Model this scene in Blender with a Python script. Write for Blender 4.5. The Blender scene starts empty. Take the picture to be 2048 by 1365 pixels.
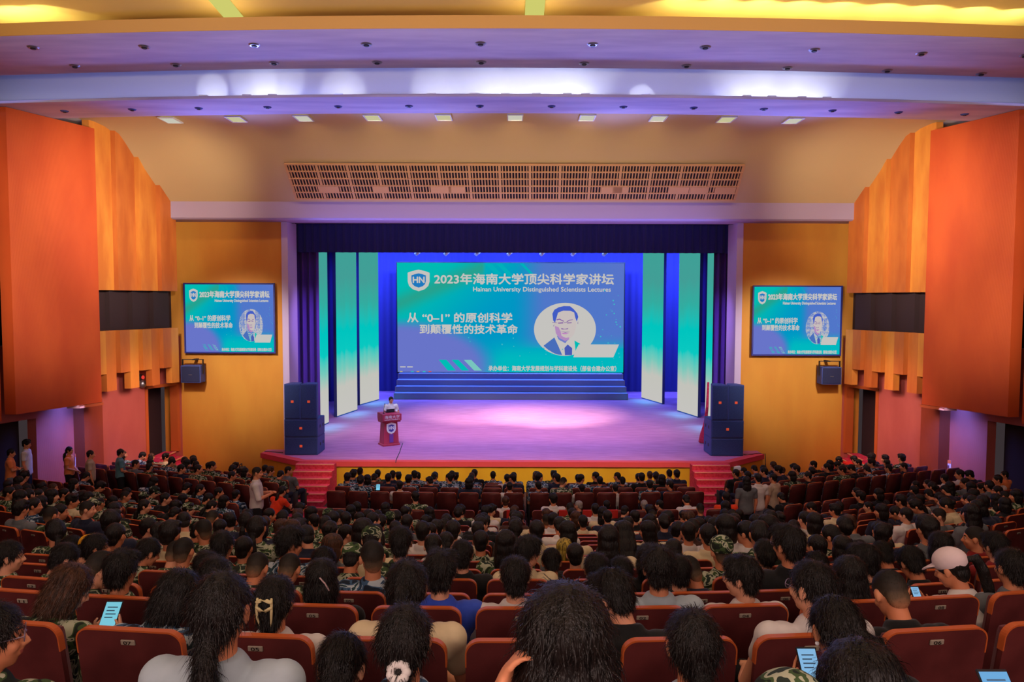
import bpy, bmesh, math, random
import numpy as np
from mathutils import Vector, Matrix, Euler, noise
random.seed(7)
S = bpy.context.scene
COL = S.collection
PI = math.pi
F = 1500.0                      # focal length in pixels of the 2048 px wide frame
TH = math.radians(3.15)         # camera pitch below the horizon
EYE = 6.3                       # eye height over the front floor of the hall

# ---------------------------------------------------------------- camera
cam_d = bpy.data.cameras.new('camera'); cam_d.sensor_width = 36; cam_d.lens = 36 * F / 2048
cam_d.clip_start = 0.05; cam_d.clip_end = 300
cam = bpy.data.objects.new('camera', cam_d); COL.objects.link(cam)
cam.location = (0, 0, EYE)
cam.rotation_euler = (Matrix.Rotation(PI / 2 - TH, 4, 'X') @ Matrix.Rotation(math.radians(0.15), 4, 'Z')).to_euler()
S.camera = cam

# ---------------------------------------------------------------- world, exposure
w = bpy.data.worlds.new('world'); S.world = w; w.use_nodes = True
w.node_tree.nodes['Background'].inputs[0].default_value = (0.75, 0.55, 0.6, 1)
w.node_tree.nodes['Background'].inputs[1].default_value = 0.05
S.view_settings.view_transform = 'Standard'; S.view_settings.look = 'None'
S.view_settings.exposure = 0.0; S.view_settings.gamma = 1.0; S.view_settings.use_curve_mapping = False

# ---------------------------------------------------------------- helpers: colour, pixels
def lin(c):
    out = []
    for v in c[:3]:
        v /= 255.0
        out.append(v / 12.92 if v <= 0.04045 else ((v + 0.055) / 1.055) ** 2.4)
    return tuple(out) + (1.0,)

def at(px, py, zc):
    """world point seen at a pixel of the photograph at a depth along the camera axis"""
    xc = (px - 1024) * zc / F; yc = -(py - 682.5) * zc / F
    return Vector((xc, zc * math.cos(TH) + yc * math.sin(TH), EYE + yc * math.cos(TH) - zc * math.sin(TH)))

# ---------------------------------------------------------------- lights
def area(name, loc, target, size, energy, color, size_y=None, spread=None):
    l = bpy.data.lights.new(name, 'AREA'); l.energy = energy; l.color = color; l.size = size
    if size_y: l.shape = 'RECTANGLE'; l.size_y = size_y
    if spread: l.spread = math.radians(spread)
    o = bpy.data.objects.new(name, l); COL.objects.link(o); o.location = loc
    o.rotation_euler = (Vector(target) - Vector(loc)).to_track_quat('-Z', 'Y').to_euler()
    return o

def spot(name, loc, target, energy, color, angle=50, blend=0.8, radius=0.15):
    l = bpy.data.lights.new(name, 'SPOT'); l.energy = energy; l.color = color
    l.spot_size = math.radians(angle); l.spot_blend = blend; l.shadow_soft_size = radius
    o = bpy.data.objects.new(name, l); COL.objects.link(o); o.location = loc
    o.rotation_euler = (Vector(target) - Vector(loc)).to_track_quat('-Z', 'Y').to_euler()
    return o

# house lights over the seats, and an added rear fill (the lamps themselves are above and behind the frame)
area('house_light_rear', (0, 3.5, 12.5), (0, 4.5, 3), 14, 300, (1.0, 0.70, 0.48), 6)
area('house_light_middle', (0, 12, 11.6), (0, 13, 1), 18, 170, (1.0, 0.68, 0.52), 4, 120)
area('rear_fill_light', (0, -1.6, 7.2), (0, 8, 1.5), 12, 300, (1.0, 0.74, 0.66), 1.5)  # fill added behind the camera for the chair backs, no fixture
area('house_light_front', (0, 20.0, 11.2), (0, 21.5, 0), 14, 30, (0.7, 0.65, 1.0), 0.8, 100)
for sx in (-1, 1):
    # unseen washes added for the side walls, and the blue lights under the panels
    spot('wall_wash_light', (sx * 3.5, 11.5, 9.2), (sx * 13.0, 21.2, 7.7), 6600, (1.0, 0.98, 0.86), 39, 0.9, 0.4)
    spot('fin_wash_light', (sx * 4.5, 18.0, 8.0), (sx * 12.2, 24.0, 9.4), 2500, (1.0, 0.86, 0.62), 52, 0.9, 0.3)
    spot('screen_wall_light', (sx * 9.6, 19.4, 7.6), (sx * 9.4, 26.2, 4.4), 2300, (1.0, 0.98, 0.9), 47, 0.9, 0.3)
    area('blue_under_panel_light', (sx * 12.45, 21.5, 3.12), (sx * 13.4, 22.0, 1.0), 0.4, 58, (0.08, 0.18, 1.0), 1.3, 120)
    area('lower_wall_light', (sx * 9.0, 22.0, 5.0), (sx * 12.4, 24.2, 1.6), 1.5, 46, (1.0, 0.66, 0.55), 1.5, 70)
# violet wash of the stage rig on the ceiling, then added fills
for x in (-12.5, -8, -3, 3, 8, 12.5):
    spot('ceiling_wash_light', (x, 23.4, 8.6), (x * 0.9, 17.5, 12.2), 1050, (0.22, 0.28, 1.0), 95, 1.0, 0.4)
area('ceiling_fill_light', (0, 7.0, 8.4), (0, 17.5, 12.5), 14, 140, (0.9, 0.68, 0.6), 2)
area('violet_ceiling_fill_light', (0, 9.0, 8.0), (0, 18.0, 12.0), 20, 105, (0.26, 0.30, 1.0), 1.0, 60)  # added from behind to bring violet to the upper step
area('amber_fascia_fill_light', (0, 12.6, 10.6), (0, 15.82, 12.1), 24, 75, (1.0, 0.78, 0.34), 0.3, 60)  # unseen amber fill added for the fascia face
area('slope_fill_light', (0, 18.6, 6.6), (0, 24.4, 10.9), 11, 55, (1.0, 0.86, 0.46), 0.8, 80)
area('bulkhead_fill_light', (0, 23.6, 7.0), (0, 25.3, 9.3), 14, 75, (0.30, 0.28, 1.0), 0.4, 80)  # violet fill added below the bulkhead, no fixture hangs here
# stage
for x in (-6, -3, 0, 3, 6):
    spot('stage_light', (x, 28.2, 9.6), (x * 0.8, 31.5, 1.0), 1150, (1.0, 0.80, 0.72), 72, 0.9, 0.2)
spot('stage_key_light', (1.6, 28.4, 9.2), (1.8, 34.0, 1.0), 9500, (1.0, 1.15, 0.62), 44, 1.0, 0.2)
spot('stage_key_light', (-1.5, 28.4, 9.2), (-1.4, 34.6, 1.0), 5200, (1.0, 1.1, 0.62), 42, 1.0, 0.2)
area('apron_light', (0, 23.4, 8.6), (0, 27.2, 1.0), 12, 300, (0.36, 0.5, 1.0), 0.6, 80)
for x in (-9.5, -5, 0, 5, 9.5):
    area('blue_cyc_light', (x, 40.2, 9.6), (x, 43.0, 4.0), 3.5, 1000, (0.11, 0.24, 1.0), 0.5)
for sx in (-1, 1):
    spot('blue_wing_light', (sx * 3.5, 31.0, 9.4), (sx * 9.6, 38.4, 5.0), 4200, (0.12, 0.16, 1.0), 46, 0.9, 0.5)
    spot('leg_light', (sx * 4.0, 24.5, 8.0), (sx * 8.2, 28.6, 4.5), 1500, (0.35, 0.25, 1.0), 40, 1.0)
area('fascia_light', (0, 21.8, 3.2), (0, 24.3, 0.5), 12, 75, (1.0, 0.88, 0.30), 0.3, 70)
area('valance_light', (0, 25.2, 8.7), (0, 27.6, 8.6), 14, 30, (0.25, 0.3, 1.0), 0.3)

# ---------------------------------------------------------------- materials
MATS = {}
def mat(name, col, rough=0.7, emit=None, spec=0.3, metal=0.0, sheen=0.0):
    if name in MATS: return MATS[name]
    m = bpy.data.materials.new(name); m.use_nodes = True
    b = m.node_tree.nodes['Principled BSDF']
    b.inputs['Base Color'].default_value = col if len(col) == 4 and max(col) <= 1.0 else lin(col)
    b.inputs['Roughness'].default_value = rough; b.inputs['Specular IOR Level'].default_value = spec
    b.inputs['Metallic'].default_value = metal
    if sheen: b.inputs['Sheen Weight'].default_value = sheen
    if emit:
        b.inputs['Emission Color'].default_value = lin(emit[0]); b.inputs['Emission Strength'].default_value = emit[1]
    MATS[name] = m
    return m

def nd(m, kind, **kw):
    n = m.node_tree.nodes.new(kind)
    for k, v in kw.items():
        if k.startswith('i_'): n.inputs[int(k[2:]) if k[2:].isdigit() else k[2:].replace('_', ' ')].default_value = v
        else: setattr(n, k, v)
    return n

def vary(m, c1, c2, scale, vec=(1, 1, 1), coord='Object', detail=3, bump=0.0, bscale=None, lo=0.35, hi=0.65, rnd=False):
    """two-tone procedural colour, optional bump"""
    t = m.node_tree; L = t.links; b = t.nodes['Principled BSDF']
    tc = nd(m, 'ShaderNodeTexCoord'); mp = nd(m, 'ShaderNodeMapping'); mp.inputs['Scale'].default_value = vec
    L.new(tc.outputs[coord], mp.inputs['Vector'])
    if rnd:
        oi = nd(m, 'ShaderNodeObjectInfo'); mu = nd(m, 'ShaderNodeMath', operation='MULTIPLY'); mu.inputs[1].default_value = 37.0
        L.new(oi.outputs['Random'], mu.inputs[0]); L.new(mu.outputs[0], mp.inputs['Location'])
    nz = nd(m, 'ShaderNodeTexNoise'); nz.inputs['Scale'].default_value = scale; nz.inputs['Detail'].default_value = detail
    L.new(mp.outputs[0], nz.inputs['Vector'])
    cr = nd(m, 'ShaderNodeValToRGB'); cr.color_ramp.elements[0].position = lo; cr.color_ramp.elements[1].position = hi
    cr.color_ramp.elements[0].color = lin(c1); cr.color_ramp.elements[1].color = lin(c2)
    L.new(nz.outputs['Fac'], cr.inputs[0]); L.new(cr.outputs[0], b.inputs['Base Color'])
    if bump:
        n2 = nd(m, 'ShaderNodeTexNoise'); n2.inputs['Scale'].default_value = bscale or scale * 4
        L.new(mp.outputs[0], n2.inputs['Vector'])
        bp = nd(m, 'ShaderNodeBump'); bp.inputs['Strength'].default_value = bump; bp.inputs['Distance'].default_value = 0.02
        L.new(n2.outputs['Fac'], bp.inputs['Height']); L.new(bp.outputs[0], b.inputs['Normal'])
    return m

def camo(name, cols):
    m = mat(name, cols[0], 0.9); t = m.node_tree; L = t.links; b = t.nodes['Principled BSDF']
    tc = nd(m, 'ShaderNodeTexCoord'); oi = nd(m, 'ShaderNodeObjectInfo')
    mu = nd(m, 'ShaderNodeMath', operation='MULTIPLY'); mu.inputs[1].default_value = 53.0
    mp = nd(m, 'ShaderNodeMapping'); mp.inputs['Scale'].default_value = (1, 1, 1.5)
    L.new(oi.outputs['Random'], mu.inputs[0]); L.new(mu.outputs[0], mp.inputs['Location']); L.new(tc.outputs['Object'], mp.inputs['Vector'])
    nz = nd(m, 'ShaderNodeTexNoise'); nz.inputs['Scale'].default_value = 9; nz.inputs['Detail'].default_value = 1.5; nz.inputs['Distortion'].default_value = 1.2
    L.new(mp.outputs[0], nz.inputs['Vector'])
    cr = nd(m, 'ShaderNodeValToRGB'); cr.color_ramp.interpolation = 'CONSTANT'
    e = cr.color_ramp.elements; e[0].position = 0; e[0].color = lin(cols[0]); e[1].position = 0.44; e[1].color = lin(cols[1])
    for p, c in ((0.52, cols[2]), (0.60, cols[3])):
        x = e.new(p); x.color = lin(c)
    L.new(nz.outputs['Fac'], cr.inputs[0]); L.new(cr.outputs[0], b.inputs['Base Color'])
    return m

def reeded(name, c1, c2, rough=0.55, freq=60.0, axis='X'):
    """timber veneer in fine upright reeds"""
    m = mat(name, c1, rough); vary(m, c1, c2, 1.1, (1, 1, 0.35), detail=4)
    t = m.node_tree; L = t.links; b = t.nodes['Principled BSDF']
    tc = nd(m, 'ShaderNodeTexCoord'); wv = nd(m, 'ShaderNodeTexWave', bands_direction=axis); wv.inputs['Scale'].default_value = freq / 6.0
    L.new(tc.outputs['Object'], wv.inputs['Vector'])
    bp = nd(m, 'ShaderNodeBump'); bp.inputs['Strength'].default_value = 0.25; bp.inputs['Distance'].default_value = 0.01
    L.new(wv.outputs['Fac'], bp.inputs['Height']); L.new(bp.outputs[0], b.inputs['Normal'])
    return m

def emis(name, col, strength=1.0):
    if name in MATS: return MATS[name]
    m = bpy.data.materials.new(name); m.use_nodes = True; t = m.node_tree
    for n in list(t.nodes): t.nodes.remove(n)
    e = t.nodes.new('ShaderNodeEmission'); o = t.nodes.new('ShaderNodeOutputMaterial'); t.links.new(e.outputs[0], o.inputs[0])
    e.inputs[0].default_value = lin(col); e.inputs[1].default_value = strength
    MATS[name] = m
    return m

def emis_attr(name):
    m = emis(name, (128, 128, 128)); t = m.node_tree
    a = t.nodes.new('ShaderNodeVertexColor'); a.layer_name = 'picture'
    t.links.new(a.outputs[0], [n for n in t.nodes if n.type == 'EMISSION'][0].inputs[0])
    return m

M_panel = reeded('orange_timber_panel', (206, 84, 36), (190, 70, 30), freq=120, axis='Y')
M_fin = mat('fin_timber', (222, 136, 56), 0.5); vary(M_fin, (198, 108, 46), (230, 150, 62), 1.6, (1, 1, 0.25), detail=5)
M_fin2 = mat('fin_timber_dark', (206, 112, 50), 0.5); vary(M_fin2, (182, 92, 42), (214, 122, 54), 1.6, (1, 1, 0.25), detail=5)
M_tvwall = reeded('honey_timber_wall', (220, 146, 54), (210, 132, 48), freq=120, axis='X')
M_lower = reeded('rose_timber_wall', (184, 92, 84), (170, 80, 74), freq=100, axis='Y')
M_column = reeded('brown_timber_column', (150, 62, 36), (138, 54, 32), freq=100, axis='Y')
M_ceil = mat('ceiling_violet_lit_paint', (206, 190, 206), 0.8); vary(M_ceil, (188, 172, 196), (214, 200, 214), 0.8, (0.5, 2.5, 1), detail=5)  # violet light on white paint is partly put into this lavender
M_bulk = mat('bulkhead_paint', (178, 156, 184), 0.8)
M_ceilwarm = mat('ceiling_warm_paint', (206, 174, 128), 0.8)
M_cove = mat('cove_white_paint', (214, 214, 220), 0.8)
M_upper = mat('upper_cove_paint', (214, 184, 120), 0.8)
M_amber = mat('cove_amber_paint', (210, 160, 90), 0.8)
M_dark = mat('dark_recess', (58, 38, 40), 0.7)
M_void = mat('dark_doorway_curtain', (46, 32, 30), 0.9)
M_lav = mat('jamb_paint', (196, 170, 200), 0.7)
M_carpet = mat('stage_carpet', (186, 108, 165), 0.75, spec=0.4); vary(M_carpet, (176, 98, 156), (194, 116, 174), 3.0, (0.4, 2.0, 1), detail=6, bump=0.15, bscale=60)
M_red = mat('red_carpet', (200, 46, 80), 0.9); vary(M_red, (184, 36, 68), (212, 56, 92), 14, bump=0.3, bscale=80)
M_rednose = mat('stair_nosing', (226, 140, 130), 0.6)
M_fascia = mat('stage_fascia_timber', (208, 150, 40), 0.6); vary(M_fascia, (200, 140, 38), (214, 158, 46), 0.9, (1, 1, 0.4))
M_floor = mat('hall_floor', (60, 34, 32), 0.8); vary(M_floor, (52, 28, 28), (70, 40, 36), 4)
M_curtain = mat('navy_velvet', (52, 44, 120), 0.95, sheen=0.2)
M_valance = mat('navy_valance_velvet', (46, 40, 96), 0.95, sheen=0.2)
M_leg = mat('purple_leg_velvet', (96, 60, 150), 0.95, sheen=0.2)
M_backwall = mat('stage_back_wall', (90, 110, 190), 0.9)
M_black = mat('black_plastic', (34, 34, 40), 0.5)
M_grille = mat('speaker_grille', (44, 62, 112), 0.7); vary(M_grille, (34, 52, 100), (56, 74, 126), 90, detail=1)  # blue stage light put into the colour of black grilles
M_case = mat('speaker_case_blue_lit', (66, 78, 140), 0.6)  # bluish light on black cabinets is put into this colour
M_badge = mat('orange_badge_glow', (230, 90, 50), 0.5, emit=((230, 90, 60), 0.35))  # badge is no lamp, a faint glow is added
M_white = mat('white_lacquer', (222, 222, 226), 0.5)
M_metal = mat('steel', (150, 150, 158), 0.35, metal=0.8)
M_grid = mat('grille_slat_paint', (216, 164, 110), 0.7)
M_lectern = mat('lectern_mahogany', (176, 56, 84), 0.45); vary(M_lectern, (160, 46, 74), (188, 66, 92), 2.5, (1, 1, 0.2))
M_navy = mat('crest_navy', (66, 60, 150), 0.5)
M_paper = mat('sign_paper', (226, 210, 214), 0.7)
M_signhead = mat('sign_orange', (236, 120, 70), 0.7)
M_ink = mat('sign_ink', (120, 70, 100), 0.7)
M_chair = mat('chair_maroon_shell', (92, 40, 40), 0.42, spec=0.35); vary(M_chair, (82, 34, 34), (102, 45, 44), 5, detail=5)
M_rim = mat('wood_trim_lit_rim', (190, 92, 44), 0.35, spec=0.5)  # orange holds the light caught on chair tops; plain wood on other trim
M_cush = mat('chair_velvet', (96, 28, 34), 0.95, sheen=0.2)
M_arm = mat('chair_arm_wood', (120, 56, 32), 0.45)
M_frame = mat('chair_frame_metal', (40, 36, 38), 0.5)
M_plate = mat('seat_plate', (150, 138, 122), 0.5)
M_digit = mat('seat_plate_ink', (40, 26, 24), 0.6)

# ---------------------------------------------------------------- mesh helpers
def link(name, me, m=None, parent=None, loc=None):
    o = bpy.data.objects.new(name, me); COL.objects.link(o)
    if m is not None:
        for x in (m if isinstance(m, (list, tuple)) else [m]): me.materials.append(x)
    if parent is not None: o.parent = parent
    if loc is not None: o.location = loc
    return o

def obj(name, bm, m=None, parent=None, smooth=False, loc=None):
    bmesh.ops.recalc_face_normals(bm, faces=bm.faces[:])
    me = bpy.data.meshes.new(name); bm.to_mesh(me); bm.free()
    if smooth: me.polygons.foreach_set('use_smooth', [True] * len(me.polygons))
    return link(name, me, m, parent, loc)

def tag(o, label, cat, group=None, kind=None):
    o['label'] = label; o['category'] = cat
    if group: o['group'] = group
    if kind: o['kind'] = kind
    return o

def empty(name, loc, rz=0):
    o = bpy.data.objects.new(name, None); COL.objects.link(o); o.location = loc; o.rotation_euler = (0, 0, rz)
    o.empty_display_size = 0.1
    return o

def struct(name, bm, m, smooth=False):
    o = obj(name, bm, m, None, smooth); o['kind'] = 'structure'
    return o

def box(bm, lo, hi, M=None):
    vs = [bm.verts.new((x, y, z)) for x in (lo[0], hi[0]) for y in (lo[1], hi[1]) for z in (lo[2], hi[2])]
    fs = [bm.faces.new([vs[i] for i in f]) for f in ((0, 1, 3, 2), (4, 6, 7, 5), (0, 4, 5, 1), (2, 3, 7, 6), (0, 2, 6, 4), (1, 5, 7, 3))]
    if M is not None: bmesh.ops.transform(bm, matrix=M, verts=vs)
    return vs, fs

def rbox(bm, lo, hi, r=0.01, seg=2, M=None):
    vs, fs = box(bm, lo, hi)
    es = list({e for f in fs for e in f.edges})
    res = bmesh.ops.bevel(bm, geom=es, offset=r, segments=seg, affect='EDGES', profile=0.6)
    if M is not None:
        allv = list({v for f in res['faces'] for v in f.verts} | {v for v in vs if v.is_valid})
        seen = set(allv); stack = list(allv)
        bmesh.ops.transform(bm, matrix=M, verts=list(seen))

def prism(bm, poly, axis, a, b):
    """extrude a 2-D outline; axis names the direction it is extruded along"""
    def P(u, v, t):
        return (t, u, v) if axis == 'x' else (u, t, v) if axis == 'y' else (u, v, t)
    n = len(poly)
    A = [bm.verts.new(P(u, v, a)) for u, v in poly]; B = [bm.verts.new(P(u, v, b)) for u, v in poly]
    bm.faces.new(A); bm.faces.new(B[::-1])
    for i in range(n): bm.faces.new((A[i], A[(i + 1) % n], B[(i + 1) % n], B[i]))

def cyl(bm, p0, p1, r0, r1=None, seg=16):
    p0, p1 = Vector(p0), Vector(p1); d = p1 - p0
    M = Matrix.Translation((p0 + p1) / 2) @ d.to_track_quat('Z', 'Y').to_matrix().to_4x4()
    bmesh.ops.create_cone(bm, cap_ends=True, segments=seg, radius1=r0, radius2=r0 if r1 is None else r1, depth=d.length, matrix=M)

def ell(bm, c, r, rot=None, sub=3):
    M = Matrix.Translation(c)
    if rot is not None: M = M @ rot.to_4x4()
    M = M @ Matrix.Diagonal((r[0], r[1], r[2], 1))
    bmesh.ops.create_icosphere(bm, subdivisions=sub, radius=1.0, matrix=M)

def tube(bm, pts, rads, seg=14, ref=(1, 0, 0)):
    """closed loft along a path with elliptical rings and round ends"""
    pts = [Vector(p) for p in pts]; rads = [(r, r) if not isinstance(r, (tuple, list)) else r for r in rads]
    n = len(pts); tans = []
    for i in range(n):
        t = pts[min(i + 1, n - 1)] - pts[max(i - 1, 0)]; tans.append(t.normalized())
    P, R, T = [], [], []
    for k in (0.35, 0.75):
        c = math.sqrt(1 - (1 - k) ** 2)
        P.append(pts[0] - tans[0] * min(rads[0]) * (1 - k)); R.append((rads[0][0] * c, rads[0][1] * c)); T.append(tans[0])
    P += pts; R += rads; T += tans
    for k in (0.75, 0.35):
        c = math.sqrt(1 - (1 - k) ** 2)
        P.append(pts[-1] + tans[-1] * min(rads[-1]) * (1 - k)); R.append((rads[-1][0] * c, rads[-1][1] * c)); T.append(tans[-1])
    rings = []
    for p, r, t in zip(P, R, T):
        s = Vector(ref) - t * t.dot(Vector(ref))
        if s.length < 1e-3: s = Vector((0, 1, 0)) - t * t.y
        s.normalize(); u = t.cross(s)
        rings.append([bm.verts.new(p + s * (r[0] * math.cos(2 * PI * k / seg)) + u * (r[1] * math.sin(2 * PI * k / seg))) for k in range(seg)])
    for a, b in zip(rings, rings[1:]):
        for k in range(seg): bm.faces.new((a[k], a[(k + 1) % seg], b[(k + 1) % seg], b[k]))
    bm.faces.new(rings[0][::-1]); bm.faces.new(rings[-1])

def fuse(bm, voxel, smooth=4, faces=None, name='mesh'):
    """union of closed shapes as one continuous surface"""
    me = bpy.data.meshes.new(name); bmesh.ops.recalc_face_normals(bm, faces=bm.faces[:]); bm.to_mesh(me); bm.free()
    o = bpy.data.objects.new('tmp', me); COL.objects.link(o)
    r = o.modifiers.new('r', 'REMESH'); r.mode = 'VOXEL'; r.voxel_size = voxel; r.use_smooth_shade = True
    if smooth:
        s = o.modifiers.new('s', 'SMOOTH'); s.factor = 0.5; s.iterations = smooth
    out = [bake(o, name)]
    for f in (faces or []):
        d = o.modifiers.new('d', 'DECIMATE'); d.ratio = f; out.append(bake(o, name)); o.modifiers.remove(d)
    bpy.data.objects.remove(o); bpy.data.meshes.remove(me)
    for m in out: m.polygons.foreach_set('use_smooth', [True] * len(m.polygons))
    return out

def bake(o, name):
    dg = bpy.context.evaluated_depsgraph_get(); dg.update()
    me = bpy.data.meshes.new_from_object(o.evaluated_get(dg)); me.name = name
    return me

def text_mesh(body, x0, x1, zc, h, M, weight=0.0, extrude=0.0, name='text'):
    """flat lettering fitted between x0 and x1, centred on zc with height h; drawn in the x-z plane facing -y, then moved by M;
    weight thickens the strokes by overprinting"""
    c = bpy.data.curves.new('txt', 'FONT'); c.body = body; c.size = 1.0; c.extrude = extrude; c.resolution_u = 3
    o = bpy.data.objects.new('txt', c); COL.objects.link(o)
    me = bake(o, name); bpy.data.objects.remove(o); bpy.data.curves.remove(c)
    n = len(me.vertices)
    if n == 0: return me
    v = np.empty(3 * n, dtype=np.float32); me.vertices.foreach_get('co', v); v = v.reshape(-1, 3)
    a, b = v.min(0), v.max(0)
    X = x0 + (v[:, 0] - a[0]) / max(b[0] - a[0], 1e-6) * (x1 - x0)
    Z = zc + ((v[:, 1] - a[1]) / max(b[1] - a[1], 1e-6) - 0.5) * h
    out = np.stack([X, -v[:, 2] * h, Z], 1)
    me.vertices.foreach_set('co', out.astype(np.float32).ravel()); me.update(); me.materials.clear()
    if weight:
        fs = [tuple(p.vertices) for p in me.polygons]; V, FF = [], []; d = weight * h
        for k, (dx, dz) in enumerate(((0, 0), (d, 0), (-d, 0), (0, d), (0, -d))):
            V += (out + np.array([dx, -k * 2e-4, dz])).tolist(); FF += [tuple(i + k * n for i in f) for f in fs]
        bpy.data.meshes.remove(me); me = bpy.data.meshes.new(name); me.from_pydata(V, [], FF)
    me.transform(M); me.update()
    return me

def flat(bm, pts, y, M):
    bm.faces.new([bm.verts.new(M @ Vector((u, y, v))) for u, v in pts])
# ================================================================ the hall
def wall_x(y, off=0.0): return 11.6 + 0.38 * (26.2 - y) - off
CURVE = 0.0045                                        # ceiling steps bow towards the stage at their ends
def strip(bm, prof, closed=False, x0=-17, x1=17, n=28):
    """sweep a (y, z) outline across the hall along a shallow arc"""
    rows = []
    for i in range(n + 1):
        x = x0 + (x1 - x0) * i / n
        rows.append([bm.verts.new((x, y + CURVE * x * x, z)) for y, z in prof])
    m = len(prof)
    for a, b in zip(rows, rows[1:]):
        for k in range(m if closed else m - 1):
            bm.faces.new((a[k], a[(k + 1) % m], b[(k + 1) % m], b[k]))
    if closed: bm.faces.new(rows[0]); bm.faces.new(rows[-1][::-1])

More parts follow.
